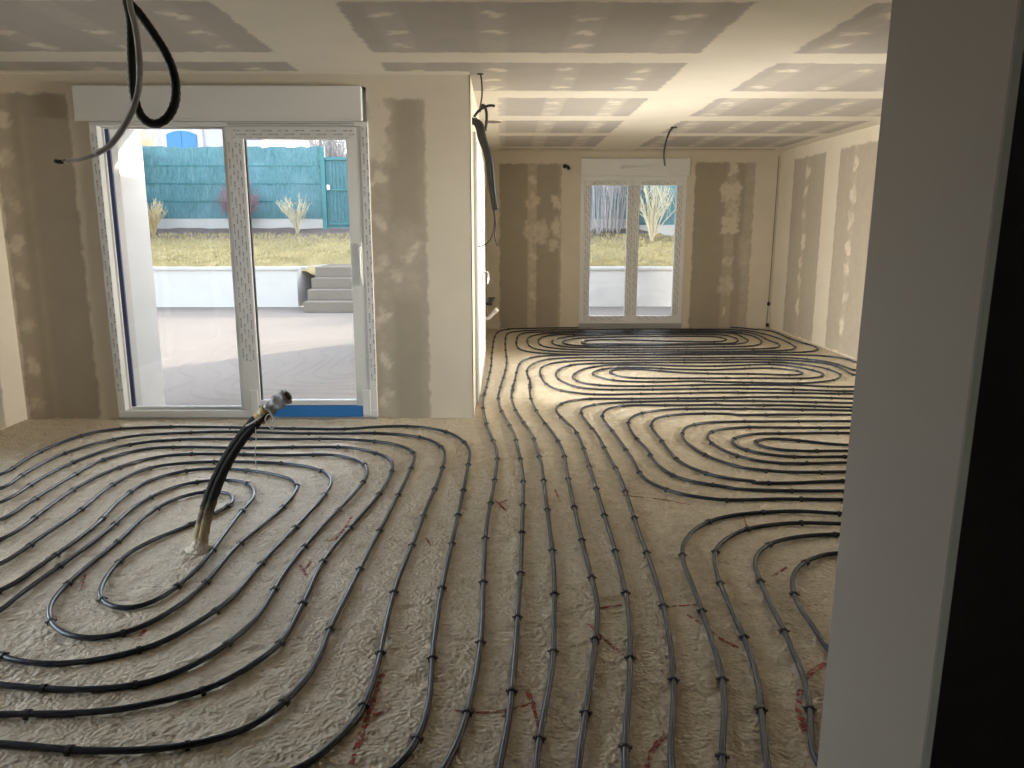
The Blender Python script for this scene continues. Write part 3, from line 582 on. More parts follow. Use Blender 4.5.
mid_loop = chain(
 ('W', [(.0,-1.2),(.0,.6),(.07,1.4)]), ('D', [(650,747),(700,440),(705,300)]), ('C', [(765,510),(745,330),(728,197)]), ('P4', [(460,550),(395,345),(340,265),(295,200),(265,100),(280,20)]),
 ('P1', [(325,600),(350,490),(365,410),(385,355),(410,325),(480,298),(580,282),(720,275)]), ('P3', [(0,222),(300,220),(700,228),(850,245),(920,265)]),
 ('W', [(3.86,7.75),(3.82,7.0),(3.58,6.66)]),
 ('P3', [(915,472),(500,466)]), ('P2', [(1024,572),(750,577),(330,583)]), ('P1', [(1024,587),(860,578),(690,550),(600,505),(565,460),(550,410),(560,380),(610,350),(720,330),(900,318),(1024,318)]), ('P3', [(0,255),(400,255),(600,262),(750,280),(850,315),(915,350)]),
 ('W', [(3.56,7.25),(3.53,7.03),(3.4,6.92)]),
 ('P3', [(915,427),(780,428),(560,417),(0,415)]), ('P2', [(700,517),(350,520),(80,513)]), ('P1', [(1024,512),(900,500),(830,475),(805,455),(830,420),(870,395),(930,375),(1024,362)]), ('P2', [(120,355),(300,353)]),
 ('P3', [(0,295),(200,290),(400,285),(520,295),(640,317),(720,340),(735,352),(700,366),(600,374),(300,372),(0,372)]), ('P2', [(700,460),(400,458),(270,450),(190,430),(150,407),(180,392),(280,385),(400,389),(640,410),(800,418)]),
 ('P3', [(70,343),(300,345),(470,352),(570,352),(600,340),(540,322),(390,307),(200,312),(0,320)]), ('P2', [(700,388),(400,374),(220,376),(140,381),(60,397),(15,425),(60,448),(150,470),(250,480),(500,487),(860,482)]),
 ('P3', [(0,395),(300,400),(560,405),(700,398),(790,385),(835,365),(830,345),(740,310),(640,290),(500,275),(350,270),(0,272)]),
 ('P1', [(1024,340),(830,350),(730,375),(690,400),(675,430),(690,460),(760,500),(860,532),(1024,548)]), ('P2', [(400,548),(1024,540)]), ('P3', [(500,443),(915,455)]),
 ('W', [(3.48,6.80),(3.68,7.0),(3.72,7.4)]),
 ('P3', [(920,320),(820,285),(720,262),(540,243),(300,240),(0,240)]), ('P1', [(770,298),(620,310),(530,330),(475,360),(450,390),(450,430),(475,490),(470,560)]),
 ('P4', [(382,10),(382,80),(400,150),(455,245),(530,340),(575,410),(600,470),(635,665)]), ('C', [(860,467),(885,560)]), ('D', [(836,258),(820,443),(782,718)]), ('W', [(.14,1.4),(.09,.6),(.09,-1.2)]))
right_loop = chain(
 ('W', [(.22,-1.2),(.23,.6),(.31,1.4)]), ('D', [(920,747),(933,473),(927,257)]), ('P4', [(825,750),(760,540),(715,405),(670,320),(610,265),(560,215),(547,192),(572,160),(630,135),(770,120)]), ('P5', [(175,121),(585,115)]), ('P6', [(0,112),(460,110),(840,118)]),
 ('W', [(3.5,6.35),(3.8,5.9),(3.8,4.5),(3.5,3.98),(2.6,3.9)]),
 ('P6', [(780,765),(420,760),(0,768)]), ('P5', [(710,760),(600,748),(460,715),(310,650),(250,590),(215,515),(165,445),(95,345),(20,250),(17,215),(60,180),(150,165),(250,161),(420,163),(790,158)]), ('P6', [(0,160),(400,163),(840,175)]),
 ('W', [(3.3,6.03),(3.52,5.7),(3.52,4.65),(3.3,4.25),(2.6,4.2)]),
 ('P6', [(790,645),(375,660),(180,655)]), ('P5', [(1024,652),(815,633),(640,585),(520,530),(450,460),(395,390),(345,325),(328,295),(338,262),(365,242),(430,228),(510,220),(700,213),(860,218)]), ('P6', [(90,222),(340,222),(840,222)]),
 ('W', [(3.05,5.78),(3.25,5.5),(3.22,4.85),(3.0,4.58),(2.5,4.55)]),
 ('P6', [(800,527),(690,530),(370,532),(230,515),(105,485)]), ('P5', [(770,440),(700,395),(683,370),(690,350),(715,330),(780,312),(940,302)]), ('P6', [(170,302),(560,307),(825,305)]),
 ('W', [(2.8,5.38),(2.93,5.2),(2.85,4.9),(2.65,4.82)]),
 ('P6', [(800,452),(460,452),(320,438),(250,420),(212,400),(240,385),(330,375),(510,388),(800,415)]),
 ('W', [(2.6,5.0),(2.72,5.12),(2.6,5.24)]),
 ('P6', [(820,340),(470,341),(220,343),(140,355),(85,375),(72,398),(110,428),(250,468),(380,486),(525,494),(800,490)]),
 ('W', [(2.5,4.68),(2.85,4.72),(3.05,4.9),(3.1,5.35),(2.95,5.56)]),
 ('P6', [(830,265),(430,265),(135,265)]), ('P5', [(900,265),(690,272),(600,285),(550,305),(525,345),(540,390),(600,435),(670,478),(770,520),(910,560)]), ('P6', [(145,562),(300,582),(470,592),(795,588)]),
 ('W', [(2.6,4.37),(3.15,4.4),(3.38,4.75),(3.38,5.6),(3.15,5.9)]),
 ('P6', [(840,195),(600,192),(320,187)]), ('P5', [(1024,186),(740,183),(430,190),(340,200),(265,212),(200,242),(180,275),(210,345),(300,445),(365,540),(490,620),(620,655),(850,690)]), ('P6', [(80,695),(560,712),(785,710)]),
 ('W', [(2.6,4.03),(3.4,4.1),(3.65,4.6),(3.65,5.8),(3.4,6.18)]),
 ('P6', [(850,147),(350,137)]), ('P5', [(820,132),(460,135),(150,144)]), ('P4', [(920,146),(795,157),(735,170),(707,195),(712,215),(740,260),(820,360),(875,465),(955,610)]), ('F', [(240,40),(290,183),(325,325),(343,480),(340,597),(335,747)]),
 ('W', [(.44,1.4),(.35,.7),(.33,-1.2)]))
near_loop = chain(
 ('W', [(.43,-1.2),(.44,.7),(.54,1.4)]), ('F', [(488,747),(495,600),(490,480),(462,375),(400,200)]), ('E', [(370,480),(372,430),(418,380),(500,350),(610,338),(720,335),(845,343)]),
 ('W', [(2.6,3.62),(3.1,3.4),(3.3,2.8),(3.3,2.1),(3.0,1.55),(2.0,1.46),(1.2,1.46),(.93,1.60)]),
 ('F', [(772,730),(755,570),(735,480),(683,352),(610,200)]), ('E', [(585,483),(600,455),(645,427),(740,410),(835,405)]),
 ('W', [(2.2,3.3),(2.5,3.05),(2.3,2.85),(1.9,3.0)]),
 ('E', [(830,460),(760,478),(718,500),(699,540),(710,603),(778,703),(805,750)]),
 ('W', [(1.3,2.05),(1.7,1.85),(2.4,1.8),(2.85,2.0),(3.0,2.5),(2.85,3.2),(2.4,3.48)]),
 ('E', [(840,373),(730,369),(640,374),(560,388),(480,433),(465,470),(478,540)]), ('F', [(560,368),(595,480),(608,595),(625,747)]), ('W', [(.68,1.62),(.57,1.25),(.53,.8),(.53,-1.2)]))

def clip_mesh():
    m = MB(); w, n = .007, 6; r0, r1 = PR + .0006, PR + .0038
    for side in range(n):
        a0, a1 = math.pi * side / n, math.pi * (side + 1) / n
        P = lambda r, a, y: (r * math.cos(a), y, r * math.sin(a))
        vs_ = [P(r0, a0, -w), P(r1, a0, -w), P(r1, a1, -w), P(r0, a1, -w), P(r0, a0, w), P(r1, a0, w), P(r1, a1, w), P(r0, a1, w)]
        m.add(vs_, [(0,1,2,3),(7,6,5,4),(1,5,6,2),(4,0,3,7)])
    for s_ in (-1, 1):          # legs into the foam and a small flared ear
        a, b_ = sorted((s_ * r0, s_ * r1)); m.box(a, b_, -w, w, -PZ, 0.0)
        a, b_ = sorted((s_ * r1, s_ * (r1 + .006))); m.box(a, b_, -w * .8, w * .8, -.001, .0025)
    me = bpy.data.meshes.new('clip'); me.from_pydata(m.v, [], m.f); me.update(); me.materials.append(M['clip']); return me
CLIP = clip_mesh()
def heating_pipe(pts, label, seed):
    r = random.Random(seed)
    path = spline(pts, 0.04)
    for _ in range(3): path = [path[0]] + [(path[i-1] + path[i] * 2 + path[i+1]) / 4 for i in range(1, len(path) - 1)] + [path[-1]]
    path = [Vector((p.x, p.y, PZ + .0012 * math.sin(i * .21 + seed))) for i, p in enumerate(path)]
    base = path[0].copy(); base.z = 0
    root = empty('heating_pipe', base); tag(root, label, 'pipe', 'underfloor heating pipe loops')
    MB().tube(path, PR, 10).build('pipe', M['pipe'], root, True)
    acc, nxt, cnt = 0.0, 0.15, 0
    inv = parent_world(root).inverted()
    for i in range(1, len(path) - 1):
        acc += (path[i] - path[i-1]).length
        if acc >= nxt and cnt < 298:
            t = path[i+1] - path[i-1]; t.z = 0
            # closer pins where the pipe bends
            t2 = (path[min(i+4, len(path)-1)] - path[i]); t1 = (path[i] - path[max(i-4, 0)])
            bend = t1.angle(t2, 0.0) if t1.length and t2.length else 0
            nxt = acc + r.uniform(.36, .48) * (0.72 if bend > .25 else 1.0)
            if path[i].y < -0.6 or path[i].x < XL: continue
            o = bpy.data.objects.new('clip', CLIP); C.objects.link(o); o.parent = root; o.matrix_parent_inverse = inv
            o.location = (path[i].x, path[i].y, PZ); o.rotation_euler = (0, 0, math.atan2(t.y, t.x) - math.pi/2); cnt += 1
    return root
heating_pipe(left_loop, 'dark pipe loop coiled in front of the sliding glass door at left', 1)
heating_pipe(far_loop, 'dark pipe loop farthest back, coiled before the french door', 2)
heating_pipe(mid_loop, 'dark pipe loop with its coil just in front of the farthest one', 3)
heating_pipe(right_loop, 'dark pipe loop coiled in the middle at right, its nested bends opening right', 4)
heating_pipe(near_loop, 'dark pipe loop nearest the grey wall end at lower right', 5)

# red marking paint on the foam
def mark(pts, w=0.010):
    P = spline([onz(u, v, 0.0) for u, v in pts], .02)
    m = MB(); vs_, fs = [], []
    for i, p in enumerate(P):
        t = (P[min(i+1, len(P)-1)] - P[max(i-1, 0)]).normalized(); n = Vector((-t.y, t.x, 0)) * w * .5 * random.uniform(.7, 1.3)
        vs_ += [(p.x+n.x, p.y+n.y, .0024), (p.x-n.x, p.y-n.y, .0024), (p.x-n.x, p.y-n.y, -.002), (p.x+n.x, p.y+n.y, -.002)]
    for i in range(len(P)-1):
        b = i*4; fs += [(b, b+4, b+5, b+1), (b+1, b+5, b+6, b+2), (b+3, b+7, b+4, b)]
    m.add(vs_, fs).build('red_paint_line', M['red'], fl)
for pts, w in [([(384,670),(372,705),(351,765)], .016), ([(455,711),(480,713),(510,710),(535,703)], .010), ([(527,690),(533,706),(539,728)], .012), ([(372,716),(392,709)], .008),
    ([(588,624),(605,640),(624,655)], .008), ([(600,608),(622,605)], .007), ([(687,615),(702,625),(722,640),(738,648)], .012), ([(668,607),(697,605)], .008), ([(667,735),(654,748),(647,768)], .014),
    ([(772,577),(787,567)], .010), ([(825,663),(812,672),(805,680)], .014), ([(800,690),(799,710),(806,735)], .018), ([(335,540),(345,528),(352,516)], .012), ([(426,538),(431,546)], .010), ([(495,500),(505,510),(500,503),(508,500)], .010),
    ([(138,420+220),(145,630)], .014), ([(85,575),(82,590)], .010), ([(305,570),(312,560)], .010), ([(620,495),(665,500),(690,505)], .006), ([(742,513),(748,530)], .008), ([(555,490),(560,502)], .01), ([(300,565),(307,577)], .01)]: mark(pts, w)

# ------------------------------------------------------------------ sheathed bundle rising from the floor
Yb = onz(200, 547).y
root = empty('conduit_stub', onz(200, 548)); tag(root, 'foam-spattered bundle of black sheaths rising from the floor, plastic-wrapped end', 'conduit')
cp = [onz(199, 550) + Vector((0, 0, -.02))] + [ony(u, v, Yb + dy) for u, v, dy in ((201, 538, 0), (207, 510, 0), (221, 472, .0), (240, 440, .0), (258, 419, 0), (268, 410, 0))]
path = spline(cp, .025)
m = MB()
for k in range(4):
    a = k * math.pi / 2 + .5; off = Vector((math.cos(a), math.sin(a), math.sin(a) * .5)) * .016
    m2 = MB().tube([p + off for p in path], [.0185 + .0014 * math.sin(i * 2.6) for i in range(len(path))], 10); m2.build('sheath', M['bundle'], root, True)
c0 = onz(199, 549)
fv = [(c0.x, c0.y, .06)]; ff = []
for ring, (rr, zz) in enumerate(((.036, .022), (.05, .008), (.062, -.002))):
    for k in range(12):
        a = k * math.pi / 6; q = rr * random.uniform(.85, 1.2); fv.append((c0.x + q * math.cos(a), c0.y + q * math.sin(a), zz))
for k in range(12): ff.append((0, 1 + k, 1 + (k + 1) % 12))
for rg in range(2):
    for k in range(12): ff.append((1 + rg*12 + k, 13 + rg*12 + k, 13 + rg*12 + (k+1) % 12, 1 + rg*12 + (k+1) % 12))
MB().add(fv, ff).build('foam_collar', M['floor'], root, True)
wp = spline([ony(u, v, Yb) for u, v in ((262, 416), (270, 408), (279, 401), (287, 396))], .012)
wr_ = MB().tube(wp, [.030 + .005 * math.sin(i * 1.9) + (.004 if i > len(wp) * .5 else 0) for i in range(len(wp))], 12).build('plastic_wrap', M['wrap'], root, True)
ep = ony(288, 396, Yb)
MB().tube([ep - Vector((.02, 0, .01)), ep + Vector((.006, 0, .004))], .020, 10).build('sheath_end', M['black'], wr_, True)
tp = spline([ony(u, v, Yb) for u, v in ((259, 419), (264, 414), (268, 410))], .01)
MB().tube(tp, .033, 12).build('tape_band', M['yellow'], root, True)
sp_ = [ony(u, v, Yb - .04) for u, v in ((268, 409), (273, 418), (270, 425), (265, 420), (269, 414), (275, 422), (272, 429), (266, 423))]
MB().tube(spline(sp_, .008), .0022, 5).build('string', M['string'], root, True)
MB().tube(spline([ony(u, v, Yb - .03) for u, v in ((255, 422), (256, 440), (255, 455), (257, 471))], .01), .0016, 5).build('string', M['string'], root, True)
MB().tube(spline([ony(u, v, Yb - .03) for u, v in ((262, 416), (252, 423), (246, 426))], .01), .004, 5).build('string', M['string'], root, True)

# ------------------------------------------------------------------ cables hanging from the ceiling near the camera
Yc = 2.4
root = empty('hanging_conduit', (ony(127, 0, Yc).x, Yc, ZC)); tag(root, 'looped black conduit hanging from the ceiling in front of the sliding door', 'conduit')
top = Vector((ony(126, -12, Yc).x, Yc, ZC))
lp = [top + Vector((0, 0, .01)), top + Vector((.006, .0, -.2))] + [ony(u, v, Yc + d) for u, v, d in ((127, 0, 0), (131, 20, 0), (132, 60, .0), (135, 100, .01), (143, 118, .015), (155, 124, .02), (167, 118, .025), (175, 102, .03), (175, 80, .03), (168, 58, .03), (155, 36, .03), (138, 12, .03), (128, 0, .02))] + [top + Vector((.02, .03, -.22)), top + Vector((.03, .03, .01))]
pth = spline(lp, .008)
MB().tube(pth, [.0125 + (.0012 if i % 2 else 0) for i in range(len(pth))], 10).build('conduit', M['black'], root, True)
MB().tube([top + Vector((.012, .015, -.012)), top + Vector((.012, .015, .004))], .05, 20).build('ceiling_grommet', M['whitecable'], root)
root = empty('hanging_cable', (top.x, Yc - .03, ZC)); tag(root, 'grey cable with bared end hanging beside the black looped conduit', 'cable')
gp = [top + Vector((.02, -.03, .01)), top + Vector((.015, -.03, -.25))] + [ony(u, v, Yc - .03) for u, v in ((130, 5), (135, 25), (139, 55), (139, 85), (134, 106), (122, 130), (108, 147), (95, 154))]
MB().tube(spline(gp, .012), .0088, 10).build('cable', M['greycable'], root, True)
MB().tube(spline([ony(u, v, Yc - .03) for u, v in ((96, 153.5), (88, 157), (76, 160), (63, 161.5))], .01), [.0085, .0075, .007, .0068, .0066, .0064, .006, .006, .006, .006, .006, .006, .006, .006][:len(spline([ony(u, v, Yc - .03) for u, v in ((96, 153.5), (88, 157), (76, 160), (63, 161.5))], .01))], 8).build('bared_core', M['whitecable'], root, True)
MB().tube(spline([ony(u, v, Yc - .03) for u, v in ((66, 161), (60, 162), (55, 161))], .01), .006, 8).build('tape_end', M['black'], root, True)

# ------------------------------------------------------------------ cable bundle at the wall corner
Yk = 6.05
root = empty('cable_bundle', (XW, Yk, 2.25)); tag(root, 'thick black cable bundle drooping out of the wall corner beside the side door', 'cable bundle')
k0 = Vector((XW - .03, Yk, 2.235))
for k in range(7):
    o3 = Vector(((k % 3 - 1) * .018, (k // 3 - 1) * .02, random.uniform(-.01, .01)))
    end = (495, 210) if k < 4 else (494 + random.uniform(-2, 1), 205 + random.uniform(-12, 3))
    w_ = random.uniform(-1.3, 1.3)
    pts = [k0 + o3] + [ony(u + w_ * math.sin(v * .13 + k), v, Yk + .02) + o3 * f for u, v, f in ((478, 124, 1), (483, 139, 1), (488, 158, .9), (491.5, 180, .8), (493.5, 196, .7), (end[0], end[1], .6))]
    MB().tube(spline(pts, .02), .0145, 8).build('sheath', M['black'], root, True)
MB().tube(spline([ony(u, v, Yk + .01) for u, v in ((493, 206), (494.5, 220), (493, 232), (490, 240), (485, 244.5), (478, 247))], .01), .004, 6).build('wire', M['black'], root, True)
MB().tube(spline([ony(u, v, Yk + .01) for u, v in ((494.5, 208), (495.5, 225), (495, 238), (497.5, 246))], .01), .0055, 6).build('wire', M['black'], root, True)
MB().tube(spline([ony(u, v, Yk) for u, v in ((474, 117), (479, 110.5), (485, 107), (490, 105.5), (495, 106))], .01), .010, 8).build('cut_conduit', M['black'], root, True)
MB().tube(spline([ony(u, v, Yk - .02) for u, v in ((477, 118), (470, 124), (465, 129), (460.5, 133))], .01), .008, 8).build('cut_conduit', M['black'], root, True)
MB().tube(spline([ony(u, v, Yk + .05) for u, v in ((479, 112), (483, 105), (486, 110), (486.5, 122), (485, 131))], .01), .011, 8).build('cut_conduit', M['black'], root, True)
root = empty('ceiling_wire', onz(480, 72, ZC)); tag(root, 'thin black wire dropping from the ceiling onto the cable bundle', 'wire')
cw = onz(480, 72, ZC)
MB().tube(spline([cw + Vector((0, .06, .004)), ony(481.5, 80, cw.y + .1), ony(482, 95, cw.y + .2), ony(480, 108, Yk - .06)], .01), .006, 8).build('wire', M['black'], root, True)
MB().tube([cw + Vector((0, .06, -.006)), cw + Vector((0, .06, .002))], .022, 14).build('ceiling_grommet', M['black'], root)
co = onz(493, 121, ZC)
root = empty('ceiling_outlet', co); tag(root, 'round grey lidded outlet box set in the ceiling by the side door', 'outlet box')
MB().tube([co + Vector((.0, 0, -.012)), co + Vector((.0, 0, .004))], .085, 24).build('lid', simple('grey_box_lid', (0.16, 0.145, 0.125), 0.7), root)
MB().tube([co + Vector((.0, 0, -.006)), co + Vector((.0, 0, .004))], .092, 24).build('rim', M['filler'], root)
# wire over the far room
cw = onz(674, 127, ZC); root = empty('ceiling_wire', cw); tag(root, 'single black wire hanging from the ceiling before the french door', 'wire')
MB().tube(spline([cw + Vector((0, 0, .004)), ony(670, 131, 8.55), ony(666, 142, 8.52), ony(664, 155, 8.5), ony(665, 166, 8.5)], .012), .010, 8).build('wire', M['black'], root, True)
MB().tube([cw + Vector((0, 0, -.01)), cw + Vector((0, 0, .003))], .035, 14).build('ceiling_grommet', M['black'], root)
# stub on the far wall
cs = ony(567, 167, Y2); root = empty('wall_conduit_stub', cs); tag(root, 'short black conduit stub poking from the far wall near the shutter box', 'conduit')
MB().tube(spline([cs + Vector((-.03, .004, .01)), cs + Vector((-.015, -.05, .008)), cs + Vector((.01, -.09, -.01)), cs + Vector((.02, -.10, -.04))], .01), .022, 10).build('conduit', M['black'], root, True)
MB().tube([cs + Vector((-.03, .004, .01)), cs + Vector((-.03, -.006, .01))], .032, 14).build('collar', M['black'], root, True)
# drain stub and valve on the side wall
d0 = Vector((XW, 9.35, .42)); root = empty('drain_stub', d0); tag(root, 'white waste pipe elbow with black valve sticking out of the side wall', 'drain pipe')
MB().tube(spline([d0 + Vector((-.004, 0, -.06)), d0 + Vector((.05, -.02, -.05)), d0 + Vector((.10, -.04, .0)), d0 + Vector((.15, -.05, .05))], .01), .022, 12).build('elbow', M['whitecable'], root, True)
MB().tube([d0 + Vector((.13, -.045, .03)), d0 + Vector((.16, -.052, .06))], .028, 12).build('elbow_collar', M['whitecable'], root, True)
MB().tube(spline([d0 + Vector((-.004, .02, .12)), d0 + Vector((.06, .02, .12)), d0 + Vector((.10, .02, .16)), d0 + Vector((.12, .02, .2))], .01), .014, 10).build('valve', M['black'], root, True)
MB().box(d0.x + .05, d0.x + .10, d0.y - .01, d0.y + .05, d0.z + .10, d0.z + .20).build('valve_body', M['black'], root, bevel=.006)
# dark gap between board edges at the far right corner, built as a tube
root = empty('corner_gap', (3.86, Y2, 0)); tag(root, 'thin dark gap between board edges down the far right corner', 'cable')
MB().tube(spline([(3.885, Y2 - .012, 2.44), (3.882, Y2 - .012, 1.6), (3.878, Y2 - .012, .8), (3.87, Y2 - .012, .3), (3.86, Y2 - .015, .01)], .05), .0035, 6).build('cable', M['black'], root, True)
for z_ in (.36, .05): MB().box(3.855, 3.895, Y2 - .03, Y2 - .002, z_ - .025, z_ + .025).build('corner_dot', M['black'], root, bevel=.006)

# ------------------------------------------------------------------ outside: house shell, patio, planter, steps
GZ = -0.12
struct(bx('patio', M['patio'], None, -12, 10, Y1 + .37, 15.7, GZ - .2, GZ), 'pale sunlit paved patio outside the glass doors', 'patio')
pz = bx('ground_left', M['patio'], None, -16, XL - .3, -4, Y1 + .37, GZ - .2, GZ); struct(pz, 'paving beside the added left glazed door', 'patio')
pier = MB().box(-3.4, -3.0, Y1 + .37, 6.70, GZ, 2.83).build('wall_pier', simple('pier_render', (0.60, 0.60, 0.60), 0.85, 0.03, 3, 0.2, 60, spec=0.2)); struct(pier, 'white rendered pier just outside the sliding door at left', 'wall')
eave = MB().box(XL - .6, XW - .35, Y1 + .37, 6.95, 2.43, 2.83).box(-1.0, XW - .35, 6.95, Y2 + .85, 2.55, 3.15).box(XW - .35, XR + .3, Y2 + .35, Y2 + .85, 2.55, 2.83).build('eave', M['render_white']); struct(eave, 'white roof eave over the patio doors', 'eave')
fin = MB().box(XW - .35, XW - .05, Y2 + .35, 12.2, GZ, 2.55).build('wall_fin', M['render_white']); struct(fin, 'white end wall beyond the far corner of the house', 'wall')
# planter retaining walls
def planter(x0, x1, label, y0=15.66, end_left=False, end_right=False):
    root = empty('planter_wall', ((x0+x1)/2, y0, GZ)); tag(root, label, 'planter wall', 'white planter walls')
    m = MB().box(x0, x1, y0, y0 + .22, GZ, .62)
    if end_right: m.add([(x1 - .22, y0 + .2, GZ), (x1, y0 + .0, GZ), (x1 + .3, y0 + 1.3, GZ), (x1 + .05, y0 + 1.3, GZ), (x1 - .22, y0 + .2, .62), (x1, y0 + .0, .62), (x1 + .3, y0 + 1.3, .62), (x1 + .05, y0 + 1.3, .62)], [(3,2,1,0),(4,5,6,7),(0,1,5,4),(1,2,6,5),(2,3,7,6),(3,0,4,7)])
    if end_left: m.box(x0, x0 + .22, y0 + .22, y0 + 1.5, GZ, .62)
    m.build('wall_body', M['render_white'], root)
    n = max(2, int((x1 - x0) / 1.0)); w = (x1 - x0 + .06) / n
    for i in range(n): bx('coping_slab', M['coping'], root, x0 - .03 + i * w + .003, x0 - .03 + (i + 1) * w - .003, y0 - .04, y0 + .26, .62, .68, .008)
    if end_right: MB().add([(x1 - .25, y0 + .27, .62), (x1 + .12, y0 + .27, .62), (x1 + .35, y0 + 1.3, .62), (x1 + .02, y0 + 1.3, .62), (x1 - .25, y0 + .27, .68), (x1 + .12, y0 + .27, .68), (x1 + .35, y0 + 1.3, .68), (x1 + .02, y0 + 1.3, .68)], [(3,2,1,0),(4,5,6,7),(0,1,5,4),(1,2,6,5),(2,3,7,6),(3,0,4,7)]).build('coping_slab', M['coping'], root, bevel=.008)
    if end_left: bx('coping_slab', M['coping'], root, x0 - .05, x0 + .26, y0 + .266, y0 + 1.5, .62, .68, .008)
planter(-12, -4.15, 'long white planter wall with coping left of the garden steps', end_right=True)
planter(-1.9, 9.5, 'white planter wall seen low through the french door', end_left=True)
root = empty('garden_steps', (-3.0, 14.6, GZ)); tag(root, 'four grey concrete steps rising from the patio to the lawn', 'steps')
for i in range(4): bx('step', M['concrete'], root, -3.78, -2.0, 14.62 + .35 * i, 17.0, GZ + .2 * i, GZ + .2 * (i + 1), .012)
# lawn
gx, gy = np.meshgrid(np.linspace(-14, 12, 105), np.linspace(15.86, 20.2, 26), indexing='ij')
gz = .60 + (np.clip((gy - 15.86) / 3.7, 0, 1.0) ** 0.9) * .86 + rng.normal(0, .012, gx.shape)
gz = np.where((gx > -4.0) & (gx < -1.85) & (gy < 17.0), .45, gz)
gv = np.stack([gx, gy, gz], -1).reshape(-1, 3); gi = np.arange(105 * 26).reshape(105, 26)
gf = np.stack([gi[:-1, :-1], gi[1:, :-1], gi[1:, 1:], gi[:-1, 1:]], -1).reshape(-1, 4)
me = bpy.data.meshes.new('lawn'); me.from_pydata(gv.tolist(), [], gf.tolist()); me.update(); me.polygons.foreach_set('use_smooth', [True] * len(me.polygons))
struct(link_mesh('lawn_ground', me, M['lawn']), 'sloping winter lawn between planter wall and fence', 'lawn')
n = 26000; tx = rng.uniform(-9.5, 6.5, n); ty = 15.98 + 2.9 * rng.uniform(0, 1, n) ** 1.3
keep = ~((tx > -4.0) & (tx < -1.85) & (ty < 17.05)); tx, ty = tx[keep], ty[keep]; n = len(tx)
tz = .60 + (np.clip((ty - 15.86) / 3.7, 0, 1) ** 0.9) * .86
ang = rng.uniform(0, 6.28, n); h = rng.uniform(.03, .075, n); w = rng.uniform(.008, .018, n); lx = rng.normal(0, .02, n); ly = rng.normal(0, .02, n)
bv = np.stack([np.stack([tx - w*np.cos(ang), ty - w*np.sin(ang), tz - .01], -1), np.stack([tx + w*np.cos(ang), ty + w*np.sin(ang), tz - .01], -1), np.stack([tx + lx, ty + ly, tz + h], -1)], 1).reshape(-1, 3)
me = bpy.data.meshes.new('grass'); me.from_pydata(bv.tolist(), [], np.arange(3 * n).reshape(-1, 3).tolist()); me.update()
tag(link_mesh('grass', me, M['grass']), 'short yellow green grass on the sloping lawn', 'grass', None, 'stuff')
struct(bx('ground_beyond', M['lawn'], None, -60, 60, 20.2, 90, 0.9, 1.40), 'ground beyond the garden fence', 'ground')
struct(MB().box(-60, -12, -20, 20.2, -.5, -.14).box(10, 60, -20, 20.2, -.5, -.14).box(-60, 60, -40, -20, -.5, -.14).build('ground_around', M['lawn']), 'ground around the house', 'ground')

# ------------------------------------------------------------------ fences
def fence(p0, p1, z0, h, label, panel=2.0, plinth=.23):
    p0, p1 = Vector((p0[0], p0[1], 0)), Vector((p1[0], p1[1], 0)); L = (p1 - p0).length; d = (p1 - p0) / L; ang = math.atan2(d.y, d.x)
    root = empty('garden_fence', (p0.x, p0.y, z0)); root.rotation_euler = (0, 0, ang); tag(root, label, 'fence', 'teal screened garden fences')
    n = max(1, round(L / panel)); w = L / n
    def lb_(name, mat, x0, x1, y0, y1, z0_, z1_, par=None, bev=0):
        o = MB().box(x0, x1, y0, y1, z0_, z1_).build(name, mat, None, bevel=bev); o.parent = par or root; return o
    for i in range(n + 1): lb_('post', M['teal_metal'], i * w - .03, i * w + .03, -.01, .05, -.1, h + .03)
    for i in range(n):
        lb_('plinth_slab', M['render_white'], i * w + .03, (i+1) * w - .03, -.005, .045, -.1, plinth)
        nb = 4; bh = (h - plinth) / nb
        for k in range(nb):      # horizontal bands of woven screen, slightly wavy along the top
            m = MB(); xs = np.linspace(i * w + .02, (i+1) * w - .02, 15); a = plinth + k * bh; b_ = plinth + (k+1) * bh - .012
            top_ = [b_ + (random.uniform(-.01, .045) if k == nb - 1 else 0) for _ in xs]; yy = [-.012 + random.uniform(-.012, .012) for _ in xs]
            V = []
            for x, t, y in zip(xs, top_, yy): V += [(x, y, a), (x, y, t), (x, y + .03, t), (x, y + .03, a)]
            Fc = []
            for j in range(len(xs) - 1):
                q = j * 4; Fc += [(q, q+4, q+5, q+1), (q+1, q+5, q+6, q+2), (q+2, q+6, q+7, q+3), (q+3, q+7, q+4, q)]
            Fc += [(0, 1, 2, 3), (len(V)-4, len(V)-1, len(V)-2, len(V)-3)]
            o = m.add(V, Fc).build('screen_band', M['screen'], None); o.parent = root
        for k in range(1, nb): lb_('tension_wire', M['teal_metal'], i * w + .03, (i+1) * w - .03, -.03, -.02, plinth + k * bh - .014, plinth + k * bh + .002)
    return root
FZ = 1.45
fence((-8.75, 19.5), (-4.42, 19.5), FZ, 1.92, 'teal fence across the lawn behind the three bare shrubs')
fence((-8.75, 13.0), (-8.75, 19.44), 1.30, 2.05, 'teal fence running forward along the left garden edge')
fence((-3.2, 19.5), (3.3, 19.5), FZ, 1.92, 'teal fence across the back of the garden, right of the gate')
fence((3.3, 19.44), (7.6, 14.2), 1.30, 2.35, 'teal fence slanting forward behind the pale shrub seen in the french door')
g = empty('garden_gate', (-3.8, 19.5, FZ)); tag(g, 'dark green wire garden gate beside its teal post', 'gate')
for x in (-4.38, -3.26): bx('gate_post', M['teal_metal'], g, x - .055, x + .055, 19.42, 19.53, FZ - .1, FZ + 1.93, .006)
for z in (.08, .9, 1.62): bx('gate_rail', M['teal_metal'], g, -4.32, -3.32, 19.45, 19.49, FZ + z, FZ + z + .045)
